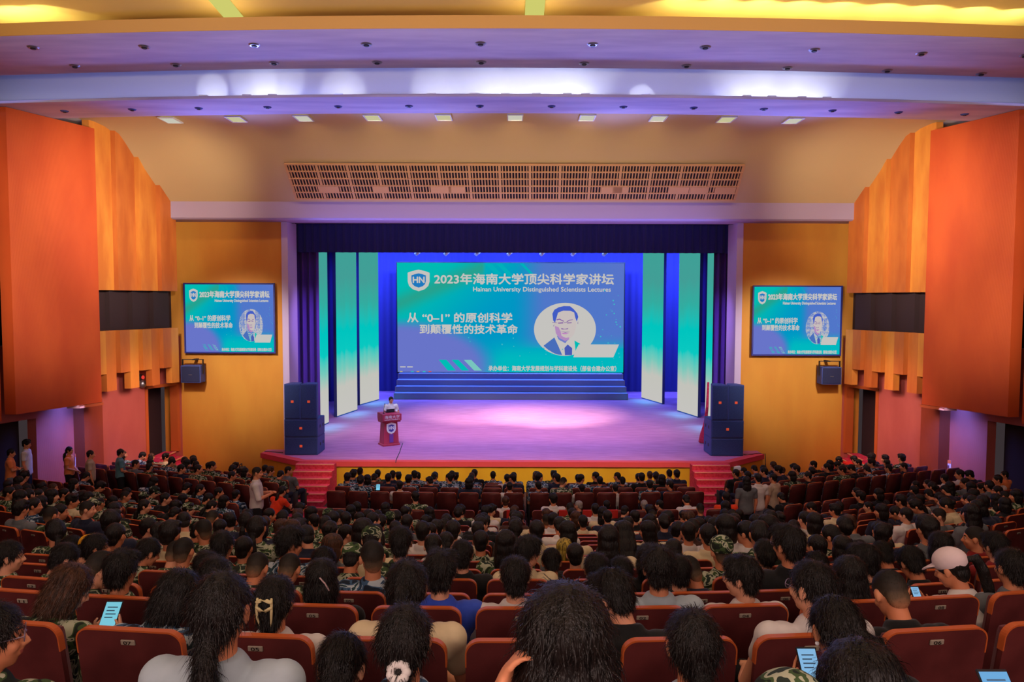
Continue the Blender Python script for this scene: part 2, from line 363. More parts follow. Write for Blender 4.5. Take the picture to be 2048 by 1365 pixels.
def build_hall():
    # ceiling: two hanging steps with coves behind them, a slope down to the proscenium
    bm = bmesh.new(); strip(bm, [(15.82, 12.15), (15.82, 11.9), (18.45, 11.9), (18.45, 12.0), (15.95, 12.15)], True); struct('ceiling', bm, M_ceil)
    bm = bmesh.new(); strip(bm, [(15.80, 12.16), (15.80, 11.895), (15.815, 11.895), (15.815, 12.16)], True); struct('trim_ceiling', bm, M_amber)
    bm = bmesh.new(); strip(bm, [(18.78, 11.36), (18.78, 11.3), (20.42, 11.3), (20.42, 11.4), (18.9, 11.4)], True); struct('ceiling', bm, M_ceil)
    bm = bmesh.new(); strip(bm, [(19.55, 11.38), (19.55, 12.7), (19.65, 12.7), (19.65, 11.38)], True); struct('wall_cove', bm, M_cove)
    bm = bmesh.new(); strip(bm, [(18.45, 12.0), (18.0, 12.72), (19.65, 12.72)]); struct('ceiling', bm, M_cove)
    bm = bmesh.new(); strip(bm, [(17.5, 12.08), (17.5, 12.62), (15.0, 12.78), (12.0, 13.2), (-1.0, 13.9)]); struct('ceiling', bm, M_upper)
    slope = [(20.3, 11.55), (21.0, 11.55), (21.9, 11.55), (22.4, 11.5), (23.0, 11.36), (23.4, 11.12), (23.8, 10.84), (24.3, 10.44), (24.8, 10.0), (25.3, 9.56)]
    bm = bmesh.new()
    L = [[bm.verts.new((x, y + CURVE * x * x * max(0, min(1, (24.3 - y) / 2.2)), z)) for y, z in slope] for x in np.linspace(-14, 14, 15)]
    for a, b in zip(L, L[1:]):
        for k in range(len(slope) - 1): bm.faces.new((a[k], a[k + 1], b[k + 1], b[k]))
    struct('ceiling', bm, M_ceilwarm, True)
    bm = bmesh.new(); strip_h = [(25.3, 9.57), (25.3, 9.02), (25.38, 8.97), (26.5, 8.97), (26.5, 9.57)]
    prism(bm, [(y, z) for y, z in strip_h], 'x', -14, 14); struct('wall_proscenium', bm, M_bulk)
    # walls either side of the stage opening
    for s, n in ((-1, 'left'), (1, 'right')):
        bm = bmesh.new(); box(bm, (min(s * 8.0, s * 12.2), 26.2, 0), (max(s * 8.0, s * 12.2), 26.5, 9.2)); struct('wall_stage_' + n, bm, M_tvwall)
        bm = bmesh.new(); box(bm, (min(s * 7.78, s * 8.0), 26.12, 1.0), (max(s * 7.78, s * 8.0), 27.2, 9.0)); struct('trim_jamb_' + n, bm, M_lav)
        # splayed side wall, lower part (door opening close to the stage wall)
        def seg(y0, y1, z0, z1, off, th, m, name):
            bm = bmesh.new(); a, b = wall_x(y0, off), wall_x(y1, off)
            pts = [(s * a, y0), (s * b, y1), (s * (b + th), y1 + 0.0), (s * (a + th), y0)]
            prism(bm, pts, 'z', z0, z1); return struct(name, bm, m)
        seg(21.15, 24.75, 0, 5.0, 0, 0.25, M_lower, 'wall_' + n)
        seg(24.75, 26.05, 3.32, 5.0, 0, 0.25, M_lower, 'wall_' + n)
        seg(26.05, 26.2, 0, 5.0, 0, 0.25, M_lower, 'wall_' + n)
        seg(8, 21.15, 2.9, 5.0, 0, 0.25, M_lower, 'wall_' + n)
        seg(8, 21.15, 0, 2.9, -0.5, 0.25, M_void, 'wall_' + n)
        seg(24.4, 26.4, 0, 3.6, -0.9, 0.2, M_dark, 'wall_' + n)
        # door frame and leaf ajar
        d = struct('door_1' if s < 0 else 'door_2', (lambda b: (prism(b, [(s * wall_x(24.72, .02), 24.72), (s * wall_x(24.82, .02), 24.82), (s * wall_x(24.82, -.24), 24.82), (s * wall_x(24.72, -.24), 24.72)], 'z', .98, 3.38), prism(b, [(s * wall_x(25.99, .02), 25.99), (s * wall_x(26.09, .02), 26.09), (s * wall_x(26.09, -.24), 26.09), (s * wall_x(25.99, -.24), 25.99)], 'z', .98, 3.38), prism(b, [(s * wall_x(24.72, .02), 24.72), (s * wall_x(26.09, .02), 26.09), (s * wall_x(26.09, -.24), 26.09), (s * wall_x(24.72, -.24), 24.72)], 'z', 3.3, 3.4)) and b)(bmesh.new()), M_rim)
        bm = bmesh.new(); x0 = wall_x(24.86, -.3)
        prism(bm, [(s * x0, 24.86), (s * (x0 + .75), 25.5), (s * (x0 + .78), 25.46), (s * (x0 + .03), 24.82)], 'z', 1.0, 3.28)
        obj('door_leaf', bm, mat('door_leaf_paint', (150, 120, 100), 0.6), d)
        # upper wall behind the hanging panels
        seg(8, 26.2, 5.0, 12.6, -0.3, 0.25, M_dark, 'wall_' + n)
        # column under the panel
        bm = bmesh.new(); y0, y1 = 22.25, 22.85
        prism(bm, [(s * wall_x(y0, 0.32), y0), (s * wall_x(y1, 0.32), y1), (s * wall_x(y1), y1), (s * wall_x(y0), y0)], 'z', 0.0, 3.24); struct('trim_column_' + n, bm, M_column)
        # large flat timber panels
        for (y0, y1, off, z0, z9) in ((19.85, 22.32, 0.8, 3.21, 11.29), (14.0, 19.72, 0.55, 3.05, 11.29)):
            bm = bmesh.new(); prism(bm, [(s * wall_x(y0, off), y0), (s * wall_x(y1, off), y1), (s * wall_x(y1, off - .3), y1 + .0), (s * wall_x(y0, off - .3), y0)], 'z', z0, z9)
            o = obj('acoustic_wall_panel', bm, M_panel)
            tag(o, ('wide flat orange timber panel high on the %s wall beside the fins' if off > .6 else 'orange timber panel further back on the %s wall, cut by frame edge') % n, 'wall panel', 'timber wall panels')
        bm = bmesh.new(); y0, y1 = 21.6, 22.34
        prism(bm, [(s * wall_x(y0, .83), y0), (s * wall_x(y1, .83), y1), (s * wall_x(y1, .45), y1), (s * wall_x(y0, .45), y0)], 'z', 3.12, 3.2)
        struct('trim_panel_' + n, bm, M_rim)
        # folded fins towards the stage, broken by a dark opening
        ys = [22.36, 23.2, 24.0, 24.78, 25.56]
        names = ['first fin beside the flat panel', 'second fin from the flat panel', 'third fin from the flat panel', 'last fin beside the stage wall']
        for k in range(4):
            y0, y1 = ys[k], ys[k + 1] - 0.004; ym = y0 + (y1 - y0) * 0.52
            a0, a1 = wall_x(y0, 0.60), wall_x(y1 + .01, 0.46)
            am = a0 + (a1 - a0) * 0.52
            root = empty('folded_wall_fin', (s * a0, y0, 3.4))
            tag(root, 'orange timber %s, %s side wall' % (names[k], n), 'wall fin', 'folded timber fins')
            ztop = 12.0 if k < 2 else (10.9 if k == 2 else 10.05)
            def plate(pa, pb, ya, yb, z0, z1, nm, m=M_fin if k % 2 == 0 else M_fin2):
                bm = bmesh.new(); T = Matrix.Translation((-s * a0, -y0, -3.4))
                pts = [(s * pa, ya), (s * pb, yb), (s * (pb + .2), yb), (s * (pa + .2), ya)]
                prism(bm, pts, 'z', z0, z1 if not isinstance(z1, tuple) else max(z1)); bmesh.ops.transform(bm, matrix=T, verts=bm.verts[:])
                return obj(nm, bm, m, root)
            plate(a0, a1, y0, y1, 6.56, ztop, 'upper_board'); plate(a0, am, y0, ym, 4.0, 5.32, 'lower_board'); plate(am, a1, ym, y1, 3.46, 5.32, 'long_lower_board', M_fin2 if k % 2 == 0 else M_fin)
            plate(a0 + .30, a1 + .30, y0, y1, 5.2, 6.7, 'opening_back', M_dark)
    # back wall and side walls out of sight close the room
    bm = bmesh.new(); box(bm, (-19, -2.2, 0), (19, -2.0, 14)); struct('wall_rear', bm, M_lower)
    # auditorium floor: see seating; front level
    # stage
    st = [(-8.62, 25.62), (-6.9, 24.3), (7.1, 24.3), (8.66, 25.62), (8.66, 26.2), (12.0, 26.3), (12.0, 44), (-12.0, 44), (-12.0, 26.3), (-8.62, 26.2)]
    bm = bmesh.new(); prism(bm, st, 'z', 0.86, 1.0); struct('floor_stage', bm, M_carpet)
    fr = [(-8.62, 25.62), (-6.9, 24.3), (7.1, 24.3), (8.66, 25.62)]
    def band(off, z0, z1, th, m, name):
        bm = bmesh.new(); P = [Vector((x, y, 0)) for x, y in fr]; out = []
        for k, p in enumerate(P):
            d = Vector((0, 0, 0))
            for a, b in ((k - 1, k), (k, k + 1)):
                if 0 <= a and b < 4:
                    t = (P[b] - P[a]).normalized(); d += Vector((t.y, -t.x, 0))
            d.normalize(); out.append((p + d * off, p + d * (off - th)))
        for z in (0,):
            for (a, b), (c, e) in zip(out, out[1:]):
                prism(bm, [(a.x, a.y), (c.x, c.y), (e.x, e.y), (b.x, b.y)], 'z', z0, z1)
        return struct(name, bm, m)
    band(0.06, 0.84, 1.006, 0.3, mat('stage_edge_carpet', (206, 66, 86), 0.9), 'trim_stage_edge')
    band(0.0, 0.0, 0.84, 0.2, M_fascia, 'wall_stage_front')
    band(0.012, 0.82, 0.84, 0.05, M_rim, 'trim_stage_line')
    # stage house
    bm = bmesh.new(); box(bm, (-14, 43.6, 1), (14, 43.8, 13)); struct('wall_stage_back', bm, M_backwall)
    for s in (-1, 1):
        bm = bmesh.new(); box(bm, (s * 12.0 - .1, 27.2, 1), (s * 12.0 + .1, 43.6, 13)); struct('wall_stage_house', bm, M_backwall)
    bm = bmesh.new(); box(bm, (-12, 27.0, 12.4), (12, 43.8, 12.6)); struct('ceiling_stage', bm, M_void)
    bm = bmesh.new(); box(bm, (-14, 26.5, 8.97), (14, 26.7, 12.6)); struct('wall_proscenium', bm, M_void)
    # stage stairs
    for s, x0, x1, lab in ((-1, -6.98, -5.72, 'left'), (1, 5.82, 7.06, 'right')):
        root = empty('stage_stairs', ((x0 + x1) / 2, 24.24, 0)); tag(root, 'red carpeted stairs up to the %s end of the stage front' % lab, 'stairs', 'stage front stairs')
        n = 6; rise = 0.98 / n
        for k in range(n):
            bm = bmesh.new(); box(bm, (-(x1 - x0) / 2, -0.30 * (k + 1), 0), ((x1 - x0) / 2, -0.30 * k - 0.001, 0.98 - rise * k - 0.001)); st_ = obj('step', bm, M_red, root)
            bm = bmesh.new(); box(bm, (-(x1 - x0) / 2 + .02, -0.30 * (k + 1) - 0.008, 0.98 - rise * k - 0.022), ((x1 - x0) / 2 - .02, -0.30 * (k + 1) + 0.03, 0.98 - rise * k + 0.004)); obj('nosing', bm, M_rednose, st_)
    # side steps up to the doors
    for s, lab in ((-1, 'left'), (1, 'right')):
        root = empty('door_steps', (s * 11.9, 25.3, 0)); tag(root, 'red carpeted steps with pale nosings below the %s door' % lab, 'stairs', 'steps to the side doors')
        for k in range(6):
            xa, xb = -0.15 + 0.3 * k, 0.15 + 0.3 * k
            z = 0.97 - 0.16 * k; y0, y1 = -0.47, 0.68
            bm = bmesh.new(); a, b = sorted((-s * (xa - (0.1 if k == 0 else 0)), -s * xb)); box(bm, (a, y0, 0), (b - .001, y1, z)); st_ = obj('step', bm, M_red, root)
            bm = bmesh.new(); e = -s * xb; box(bm, (e - .03, y0 + .02, z - .02), (e + .03, y1 - .02, z + .005)); obj('nosing', bm, mat('pale_nosing', (222, 150, 110), 0.6), st_)

def lamp_panel(loc, sx, sy, name, m, label, group, frame=True):
    root = empty(name, loc); tag(root, label, 'ceiling light', group)
    bm = bmesh.new(); box(bm, (-sx / 2, -sy / 2, 0.012), (sx / 2, sy / 2, 0.03)); obj('diffuser', bm, m, root)
    bm = bmesh.new(); t = 0.03
    for a in ((-sx / 2 - t, -sy / 2 - t, -sx / 2, sy / 2 + t), (sx / 2, -sy / 2 - t, sx / 2 + t, sy / 2 + t), (-sx / 2, -sy / 2 - t, sx / 2, -sy / 2), (-sx / 2, sy / 2, sx / 2, sy / 2 + t)):
        box(bm, (a[0], a[1], -0.004), (a[2], a[3], 0.03))
    obj('trim_ring', bm, M_white, root)
    return root

ORD = 'first second third fourth fifth sixth seventh eighth ninth tenth eleventh twelfth thirteenth fourteenth fifteenth sixteenth seventeenth eighteenth nineteenth twentieth'.split()
ORD += ['twenty-' + x for x in ORD[:9]] + ['thirtieth'] + ['thirty-' + x for x in ORD[:9]]

def build_ceiling_things():
    # ten square downlights
    for k, px in enumerate((352, 485, 619, 755, 893, 1031, 1170, 1308, 1442, 1575)):
        x = (px - 1026) * 22.2 / F
        c = (196, 192, 150) if k in (1, 3, 4, 8) else (198, 196, 180)
        lamp_panel((x, 21.75 + CURVE * x * x, 11.49), 0.40, 0.62, 'square_downlight', emis('downlight_%d' % (k in (1, 3, 4, 8)), c, 1.0), '%s from the left of ten glowing square downlights above the grille' % ORD[k], 'square downlights')
        spot('downlight_beam', (x, 21.7 + CURVE * x * x, 11.42), (x, 22.9, 10.3), 56, (1.0, 0.76, 0.36), 130, 1.0, 0.12)
    # small recessed fittings in the two hanging steps
    rows = [((100, 97), (314, 95), (526, 91), (742, 89), (962, 87), (1178, 88), (1395, 93), (1605, 98), (1812, 105), (2012, 108)), ((178, 134), (373, 131), (563, 127), (762, 125), (963, 124), (1162, 126), (1360, 130), (1555, 134), (1748, 139), (1930, 145))]
    c = 0
    for r in rows:
        for px, py in r:
            y = 5.6 / math.tan(math.atan((682.5 - py) / F) - TH); x = (px - 1024) * (y + .3) / F
            root = empty('recessed_fitting', (x, min(y, 18.3 + CURVE * x * x), 11.9))
            tag(root, 'round unlit fitting, %s from left in the %s row of the upper ceiling step' % (ORD[c % 10], 'upper' if c < 10 else 'lower'), 'ceiling light', 'unlit ceiling fittings'); c += 1
            bm = bmesh.new(); bmesh.ops.create_cone(bm, cap_ends=True, segments=20, radius1=0.10, radius2=0.13, depth=0.03, matrix=Matrix.Translation((0, 0, -0.013))); obj('bezel', bm, M_metal, root)
            bm = bmesh.new(); bmesh.ops.create_cone(bm, cap_ends=True, segments=16, radius1=0.05, radius2=0.07, depth=0.03, matrix=Matrix.Translation((0, 0, -0.035))); obj('lamp_eye', bm, M_black, root)
    for k, px in enumerate((20, 150, 282, 412, 546, 684, 822, 960, 1100, 1240, 1377, 1514, 1648, 1777, 1906, 2035)):
        py = 212 + 18 * ((px - 1000) / 1024.0) ** 2 ; y = 5.0 / math.tan(math.atan((682.5 - py) / F) - TH); x = (px - 1024) * (y + .2) / F
        root = empty('recessed_fitting', (x, y, 11.3)); tag(root, 'small dark fitting, %s from left along the lower ceiling step' % ORD[k], 'ceiling light', 'fittings in the lower step')
        bm = bmesh.new(); bmesh.ops.create_cone(bm, cap_ends=True, segments=16, radius1=0.08, radius2=0.11, depth=0.03, matrix=Matrix.Translation((0, 0, -0.013))); obj('bezel', bm, M_case, root)
        bm = bmesh.new(); bmesh.ops.create_cone(bm, cap_ends=True, segments=12, radius1=0.04, radius2=0.05, depth=0.03, matrix=Matrix.Translation((0, 0, -0.03))); obj('lamp_eye', bm, M_black, root)
    # lamps hidden in the coves (the bright scallops)
    def cove(px, w, y, z, e, col, target, ang):
        zc = y + 0.3; xm = (px - 1024) * zc / F; yy = y + CURVE * xm * xm
        spot('cove_lamp_light', (xm, yy, z), (xm, yy + target[0], z + target[1]), e * (1.45 if y > 18 else 1.15), col, ang, 0.25, 0.03)
        bm = bmesh.new(); rbox(bm, (-.11, -0.05, -0.07), (.11, 0.05, -.02), .008, 1); o = obj('cove_lamp', bm, M_white, None, loc=(xm, yy - .03, z - .02)); return o
    wl = (0.86, 0.90, 1.0); k = 0
    for px, e, ang, ty in ((418, 8, 74, .16), (505, 9, 92, .22), (556, 9, 98, .24), (686, 8, 100, .06), (868, 8, 96, .14), (950, 9, 118, .36), (1010, 10, 124, .42), (1070, 10, 124, .42), (1130, 10, 122, .42), (1165, 8, 110, .3), (1282, 6, 66, .02), (1480, 8, 108, .30), (1530, 10, 122, .42), (1590, 10, 122, .42), (1640, 8, 104, .3)):
        o = cove(px, 0, 18.98, 11.47, e, wl, (.57, ty), ang); tag(o, 'small white lamp hidden in the lower cove, %s from left' % ORD[k], 'cove lamp', 'lower cove lamps'); k += 1
    for s in (-1, 0, 1): area('cove_fill_light', (s * 9.5, 18.92 + CURVE * 90 * abs(s), 11.46), (s * 9.5, 19.55 + CURVE * 90 * abs(s), 11.8), 9.4, 15, (0.26, 0.34, 1.0), 0.06)
    ye = (1.0, 0.98, 0.42); k = 0
    for px, e in ((-30, 34), (25, 38), (78, 26), (1350, 26), (1430, 34), (1510, 34), (1590, 36), (1670, 36), (1760, 38), (1850, 38), (1950, 40), (2040, 40)):
        o = cove(px, 0, 16.2, 12.2, e, ye, (.62, .28), 130); tag(o, 'yellow lamp hidden in the upper cove, %s from left' % ORD[k], 'cove lamp', 'upper cove lamps'); k += 1
    for k, px in enumerate((474, 1066)):
        x = (px - 1024) * 17.1 / F; yb = CURVE * x * x
        bm = bmesh.new(); sl = (12.78 - 12.62) / -2.5
        V = [bm.verts.new((x + dx, y + yb, 12.62 + (y - 17.5) * sl + dz)) for dx in (-.21, .21) for y in (15.2, 17.49) for dz in (-.05, .03)]
        for f in ((0, 1, 3, 2), (4, 6, 7, 5), (0, 4, 5, 1), (2, 3, 7, 6), (0, 2, 6, 4), (1, 5, 7, 3)): bm.faces.new([V[i] for i in f])
        o = obj('slot_light', bm, emis('slot_glow', (206, 204, 110), 1.0)); tag(o, 'glowing yellow slot light in the upper ceiling, %s' % ('at left' if k == 0 else 'near the middle'), 'ceiling light', 'ceiling slot lights')
        area('slot_glow_light', (x, 16.2 + yb, 12.5), (x, 16.0 + yb, 11.0), .4, 16, (1, .9, .3), .8)
    area('upper_cove_fill_light', (0, 16.4, 12.2), (0, 17.3, 12.7), 26, 12, (1.0, 0.52, 0.2), .1)
    # wide grille in the slope
    P = [Vector((-442 / F * 24.4, 24.03, 10.60)), Vector((450 / F * 24.4, 24.03, 10.60)), Vector((442 / F * 25.2, 25.12, 9.65)), Vector((-430 / F * 25.2, 25.12, 9.65))]
    root = empty('wide_slatted_grille', (P[0] + P[1]) / 2); tag(root, 'wide beige slatted grille in the slope above the stage opening', 'grille')
    c0 = (P[0] + P[1]) / 2; dn = ((P[3] + P[2]) / 2 - c0); Ln = dn.length; dn.normalize(); W = 14.52; nrm = Vector((1, 0, 0)).cross(dn)
    if nrm.y > 0: nrm = -nrm
    M = Matrix((Vector((1, 0, 0)), dn, nrm)).transposed().to_4x4()
    bm = bmesh.new(); box(bm, (-W / 2, 0, -0.02), (W / 2, Ln, 0.004), M); obj('backing_panel', bm, mat('grille_dark', (40, 28, 34), 0.9), root)
    bm = bmesh.new(); n = 150
    for k in range(n + 1):
        x = -W / 2 + W * k / n; t = 0.017 if k % 10 else 0.04
        box(bm, (x - t, 0, 0.01), (x + t, Ln, 0.05), M)
    obj('slat', bm, M_grid, root)
    bm = bmesh.new()
    for k in range(6):
        y = Ln * k / 5; t = 0.018 if 0 < k < 5 else 0.03
        box(bm, (-W / 2 - .02, y - t, 0.02), (W / 2 + .02, y + t, 0.06), M)
    obj('cross_rail', bm, M_grid, root)
    for k, u in enumerate((0.072, 0.195, 0.325, 0.365, 0.71, 0.735, 0.86, 0.91, 0.965)):
        bm = bmesh.new(); box(bm, (-W / 2 + W * u - .22, Ln * .62, 0.012), (-W / 2 + W * u + (.3 if k % 2 else .45), Ln * .80, 0.058), M); obj('blank_plate', bm, M_grid, root)

# ================================================================ the seating levels
ROW_Y = [1283, 1218, 1190, 1161, 1141, 1125, 1113, 1102, 1091.5, 1083.6, 1076, 1070, 1064.5, 1053, 1044.7, 1022]   # chair tops in the photo
ROWS = {}
for i, y in enumerate(ROW_Y):
    zc = 3.03 + 0.89 * i; p = at(1024, y, zc); ROWS[i] = (p.y, p.z)
ROWS[-1] = (ROWS[0][0] - 0.87, ROWS[0][1] + 0.21); ROWS[-2] = (ROWS[0][0] - 1.72, ROWS[0][1] + 0.46)
for k, (y, zc) in enumerate(((986.5, 18.4), (977, 19.3), (971, 20.2), (967, 21.1))):
    p = at(1024, y, zc); ROWS[20 + k] = (p.y, p.z)
CH = 0.98                                             # chair height
def row_arc(r): return 14 + 3.2 * min(max(r, 0), 16)
def seat_place(r, x):
    """floor point and heading of a seat of row r at lateral x"""
    y0, zt = ROWS[r]; R = row_arc(r); ax = abs(x); lim = 5.6
    y = y0 + min(ax, lim) ** 2 / (2 * R); ang = min(ax, lim) / R
    if ax > lim: y += (ax - lim) * 0.38; ang = math.radians(20.8) if ax > 6 else ang
    return Vector((x, y, zt - CH)), (ang if x > 0 else -ang)

def build_floor():
    keys = sorted(ROWS, key=lambda r: ROWS[r][0])
    xs = [-15.5, -12, -9, -7, -6.2, -5.6, -5.0, -4, -3, -2, -1, 0, 1, 2, 3, 4, 5, 5.6, 6.2, 7, 9, 12, 15.5]
    bm = bmesh.new()
    def line(r, dy): return [(x, seat_place(r, x)[0].y + dy) for x in xs]
    for i, r in enumerate(keys):
        z = ROWS[r][1] - CH
        nxt = keys[i + 1] if i + 1 < len(keys) else None
        a = line(r, -0.16) if i else [(x, y - 3) for x, y in line(r, -0.16)]
        b = line(nxt, -0.16) if nxt is not None else [(x, max(y, 26.4)) for x, y in line(r, 3)]
        zn = ROWS[nxt][1] - CH if nxt is not None else 0.0
        if nxt is None:
            c = line(r, 0.75); V = [[bm.verts.new((x, y, z)) for x, y in a], [bm.verts.new((x, y, z)) for x, y in c], [bm.verts.new((x, y, 0)) for x, y in c], [bm.verts.new((x, y, 0)) for x, y in b]]
        else:
            V = [[bm.verts.new((x, y, z)) for x, y in a], [bm.verts.new((x, y, z)) for x, y in b], [bm.verts.new((x, y, zn)) for x, y in b]]
        for A, B in zip(V, V[1:]):
            for k in range(len(xs) - 1): bm.faces.new((A[k], A[k + 1], B[k + 1], B[k]))
    struct('floor', bm, M_floor)
    # red carpet runners down the two aisles
    for s in (-1, 1):
        bm = bmesh.new()
        for i, r in enumerate(keys):
            if ROWS[r][0] < 7: continue
            nxt = keys[i + 1] if i + 1 < len(keys) else None
            z = ROWS[r][1] - CH + 0.006; y0 = seat_place(r, 5.6)[0].y - 0.16; y1 = seat_place(nxt, 5.6)[0].y - 0.16 if nxt is not None else y0 + .9
            box(bm, (min(s * 5.12, s * 6.02), y0 - .004, z - .004), (max(s * 5.12, s * 6.02), y1 - .006, z + .008))
            zn = (ROWS[nxt][1] - CH) if nxt is not None else 0.0
            box(bm, (min(s * 5.12, s * 6.02), y1 - .006, zn), (max(s * 5.12, s * 6.02), y1 + .004, z + .008))
        struct('floor_aisle_carpet', bm, M_red)
# ================================================================ stage things
def hit(px, py, z):
    """point of the level z seen at a pixel of the photograph"""
    d = at(px, py, 1.0) - Vector((0, 0, EYE)); t = (z - EYE) / d.z
    return Vector((0, 0, EYE)) + d * t

WHT = (196, 194, 190)
def poly_obj(name, pts, y, mtl, parent):
    bm = bmesh.new(); vs = [bm.verts.new((u, y, v)) for u, v in pts]; bm.faces.new(vs)
    bmesh.ops.triangulate(bm, faces=bm.faces[:])
    for f in bm.faces:
        if f.normal.y > 0: f.normal_flip()
    me = bpy.data.meshes.new(name); bm.to_mesh(me); bm.free()
    return link(name, me, mtl, parent)

def picture(root, W, H, fine=True):
    """the lecture slide, drawn on a display W x H centred on root"""
    def uv(x, y): return ((x - 65) / 1920 - .5) * W, (.5 - (y - 70) / 930) * H           # crop of the screen
    def pv(x, y): return uv((1050 + x / 9.75 - 780) / 480 * 2048, (590 + y / 9.75 - 510) / 250 * 1067)   # crop of the portrait
    # coloured ground
    nx, ny = 64, 32; bm = bmesh.new(); lay = bm.loops.layers.float_color.new('picture')
    g = [[bm.verts.new(((i / nx - .5) * W, -0.002, (j / ny - .5) * H)) for j in range(ny + 1)] for i in range(nx + 1)]
    tl, cy, bl, ind, grn = (0, 186, 178), (0, 150, 196), (88, 116, 200), (104, 112, 204), (40, 160, 140)
    def mixc(a, b, t): t = max(0, min(1, t)); t = t * t * (3 - 2 * t); return tuple(p + (q - p) * t for p, q in zip(a, b))
    def colour(u, v):
        c = mixc(tl, cy, (u * 1.1 + (1 - v) * .55 - .18) / .62)
        c = mixc(c, grn, .9 - abs(u * .9 - v + .62) * 6) if u < .38 else c
        c = mixc(c, (80, 118, 200), (u - .5) / .16 * (1 if v > .22 else .0)) if v > .2 else c
        if u > .5: c = mixc(c, ind, (u - .78) * 2 * v)
        c = mixc(c, (0, 184, 190), (.36 - v) / .26 * min(1, max(0, (u - .28) / .2)))
        d = math.hypot((u - .02) / .40, (v - .05) / .42)
        c = mixc(c, (104, 116, 200), (1.1 - d) / .3)
        return c
    for i in range(nx):
        for j in range(ny):
            f = bm.faces.new((g[i][j], g[i + 1][j], g[i + 1][j + 1], g[i][j + 1]))
            for l in f.loops: l[lay] = lin(colour(l.vert.co.x / W + .5, l.vert.co.z / H + .5))
    me = bpy.data.meshes.new('display_surface'); bm.to_mesh(me); bm.free(); link('display_surface', me, emis_attr('slide_ground'), root)
    E = lambda n, c: emis('slide_' + n, c, 1.0)
    wht = E('white', WHT); step = 0.004 if W > 5 else 0.002
    for k, q in enumerate((((415, 895), (480, 895), (560, 986), (492, 986)), ((525, 895), (582, 895), (672, 986), (612, 986)), ((628, 895), (692, 895), (782, 986), (716, 986)))):
        poly_obj('slide_stripe', [uv(*p) for p in q], -step, E('stripe%d' % (k // 2), ((0, 188, 180), (120, 196, 190))[k // 2]), root)
    for q in (((800, 72), (858, 72), (950, 165), (900, 165)), ((900, 72), (946, 72), (1050, 180), (1004, 180)), ((1100, 72), (1130, 72), (1215, 160), (1185, 160))):
        poly_obj('slide_stripe', [uv(*p) for p in q], -step, E('stripe_top', (0, 176, 186)), root)
    rnd = random.Random(3)
    bm = bmesh.new()
    for k in range(46):
        x, y = (rnd.uniform(1760, 1960), rnd.uniform(280, 930)) if k < 28 else (rnd.uniform(640, 1960), rnd.uniform(690, 930))
        r = rnd.uniform(3, 7.5); c = [uv(x + r * math.cos(a * PI / 3), y + r * math.sin(a * PI / 3)) for a in range(6)]
        bm.faces.new([bm.verts.new((u, -step, v)) for u, v in c])
    for f in bm.faces:
        if f.normal.y > 0: f.normal_flip()
    me = bpy.data.meshes.new('slide_dot_pattern'); bm.to_mesh(me); bm.free(); o = link('slide_dot_pattern', me, E('dot', (60, 180, 196)), root)
    def text(body, x0, x1, y0, y1, nm, wgt):
        a, zt = uv(x0, y0); b, zb = uv(x1, y1)
        me = text_mesh(body, a, b, (zt + zb) / 2, zt - zb, Matrix.Translation((0, -step * 1.5, 0)), wgt, name=nm); link(nm, me, wht, root)
    bold = 0.032 if fine else 0.045
    text('2023年海南大学顶尖科学家讲坛', 380, 1896, 160, 250, 'slide_title_text', bold)
    text('Hainan University Distinguished Scientists Lectures', 708, 1872, 273, 322, 'slide_subtitle_text', 0.022 if fine else .035)
    text('从 “0–1” 的原创科学', 150, 1038, 493, 575, 'slide_topic_text', 0.03)
    text('到颠覆性的技术革命', 255, 1085, 592, 672, 'slide_topic_text', 0.03)
    text('承办单位：海南大学发展规划与学科建设处（部省合建办公室）', 838, 1925, 944, 990, 'slide_host_text', 0.03)
    crest(root, *uv(247, 220), 185 / 1920 * W, 183 / 930 * H, -step * 1.2, step, wht, E('crest', (30, 120, 190)), wht)
    # portrait
    c0, c1 = uv(1487, 632), uv(1487 + 263, 632 - 226); rx, rz = c1[0] - c0[0], c1[1] - c0[1]
    poly_obj('portrait_ground', [(c0[0] + rx * math.cos(a * PI / 32), c0[1] + rz * math.sin(a * PI / 32)) for a in range(64)], -step, wht, root)
    P = lambda nm, pts, k, c: poly_obj(nm, [pv(*p) for p in pts], -step * k, E('portrait_' + c[0], c[1]), root)
    P('portrait_face', ((552, 420), (600, 320), (720, 290), (870, 300), (950, 350), (980, 470), (985, 600), (940, 760), (860, 850), (760, 880), (660, 830), (590, 740), (560, 600)), 1.5, ('face', (198, 188, 186)))
    P('portrait_cheek', ((568, 600), (640, 620), (680, 700), (700, 790), (780, 830), (850, 820), (840, 860), (770, 890), (660, 835), (590, 745)), 2, ('cheek', (176, 136, 188)))
    P('portrait_neck', ((610, 790), (850, 820), (860, 850), (800, 890), (775, 935), (640, 860)), 1.2, ('neck', (110, 124, 196)))
    P('portrait_hair', ((520, 360), (555, 285), (640, 235), (740, 210), (860, 212), (930, 268), (1000, 350), (1022, 420), (992, 512), (962, 430), (942, 335), (865, 302), (730, 300), (630, 338), (592, 420), (572, 535), (535, 490)), 2.5, ('hair', (66, 92, 196)))
    P('portrait_suit', ((560, 822), (350, 985), (440, 1062), (560, 1132), (640, 1158), (715, 1166), (650, 1015)), 2, ('suit', (72, 110, 186)))
    P('portrait_suit', ((950, 880), (1065, 945), (1005, 1010), (975, 1085)), 2, ('lapel', (0, 186, 180)))
    P('portrait_tie', ((820, 958), (908, 1030), (872, 1046), (905, 1166), (768, 1168), (782, 1048), (758, 1026)), 2.5, ('tie', (72, 90, 178)))
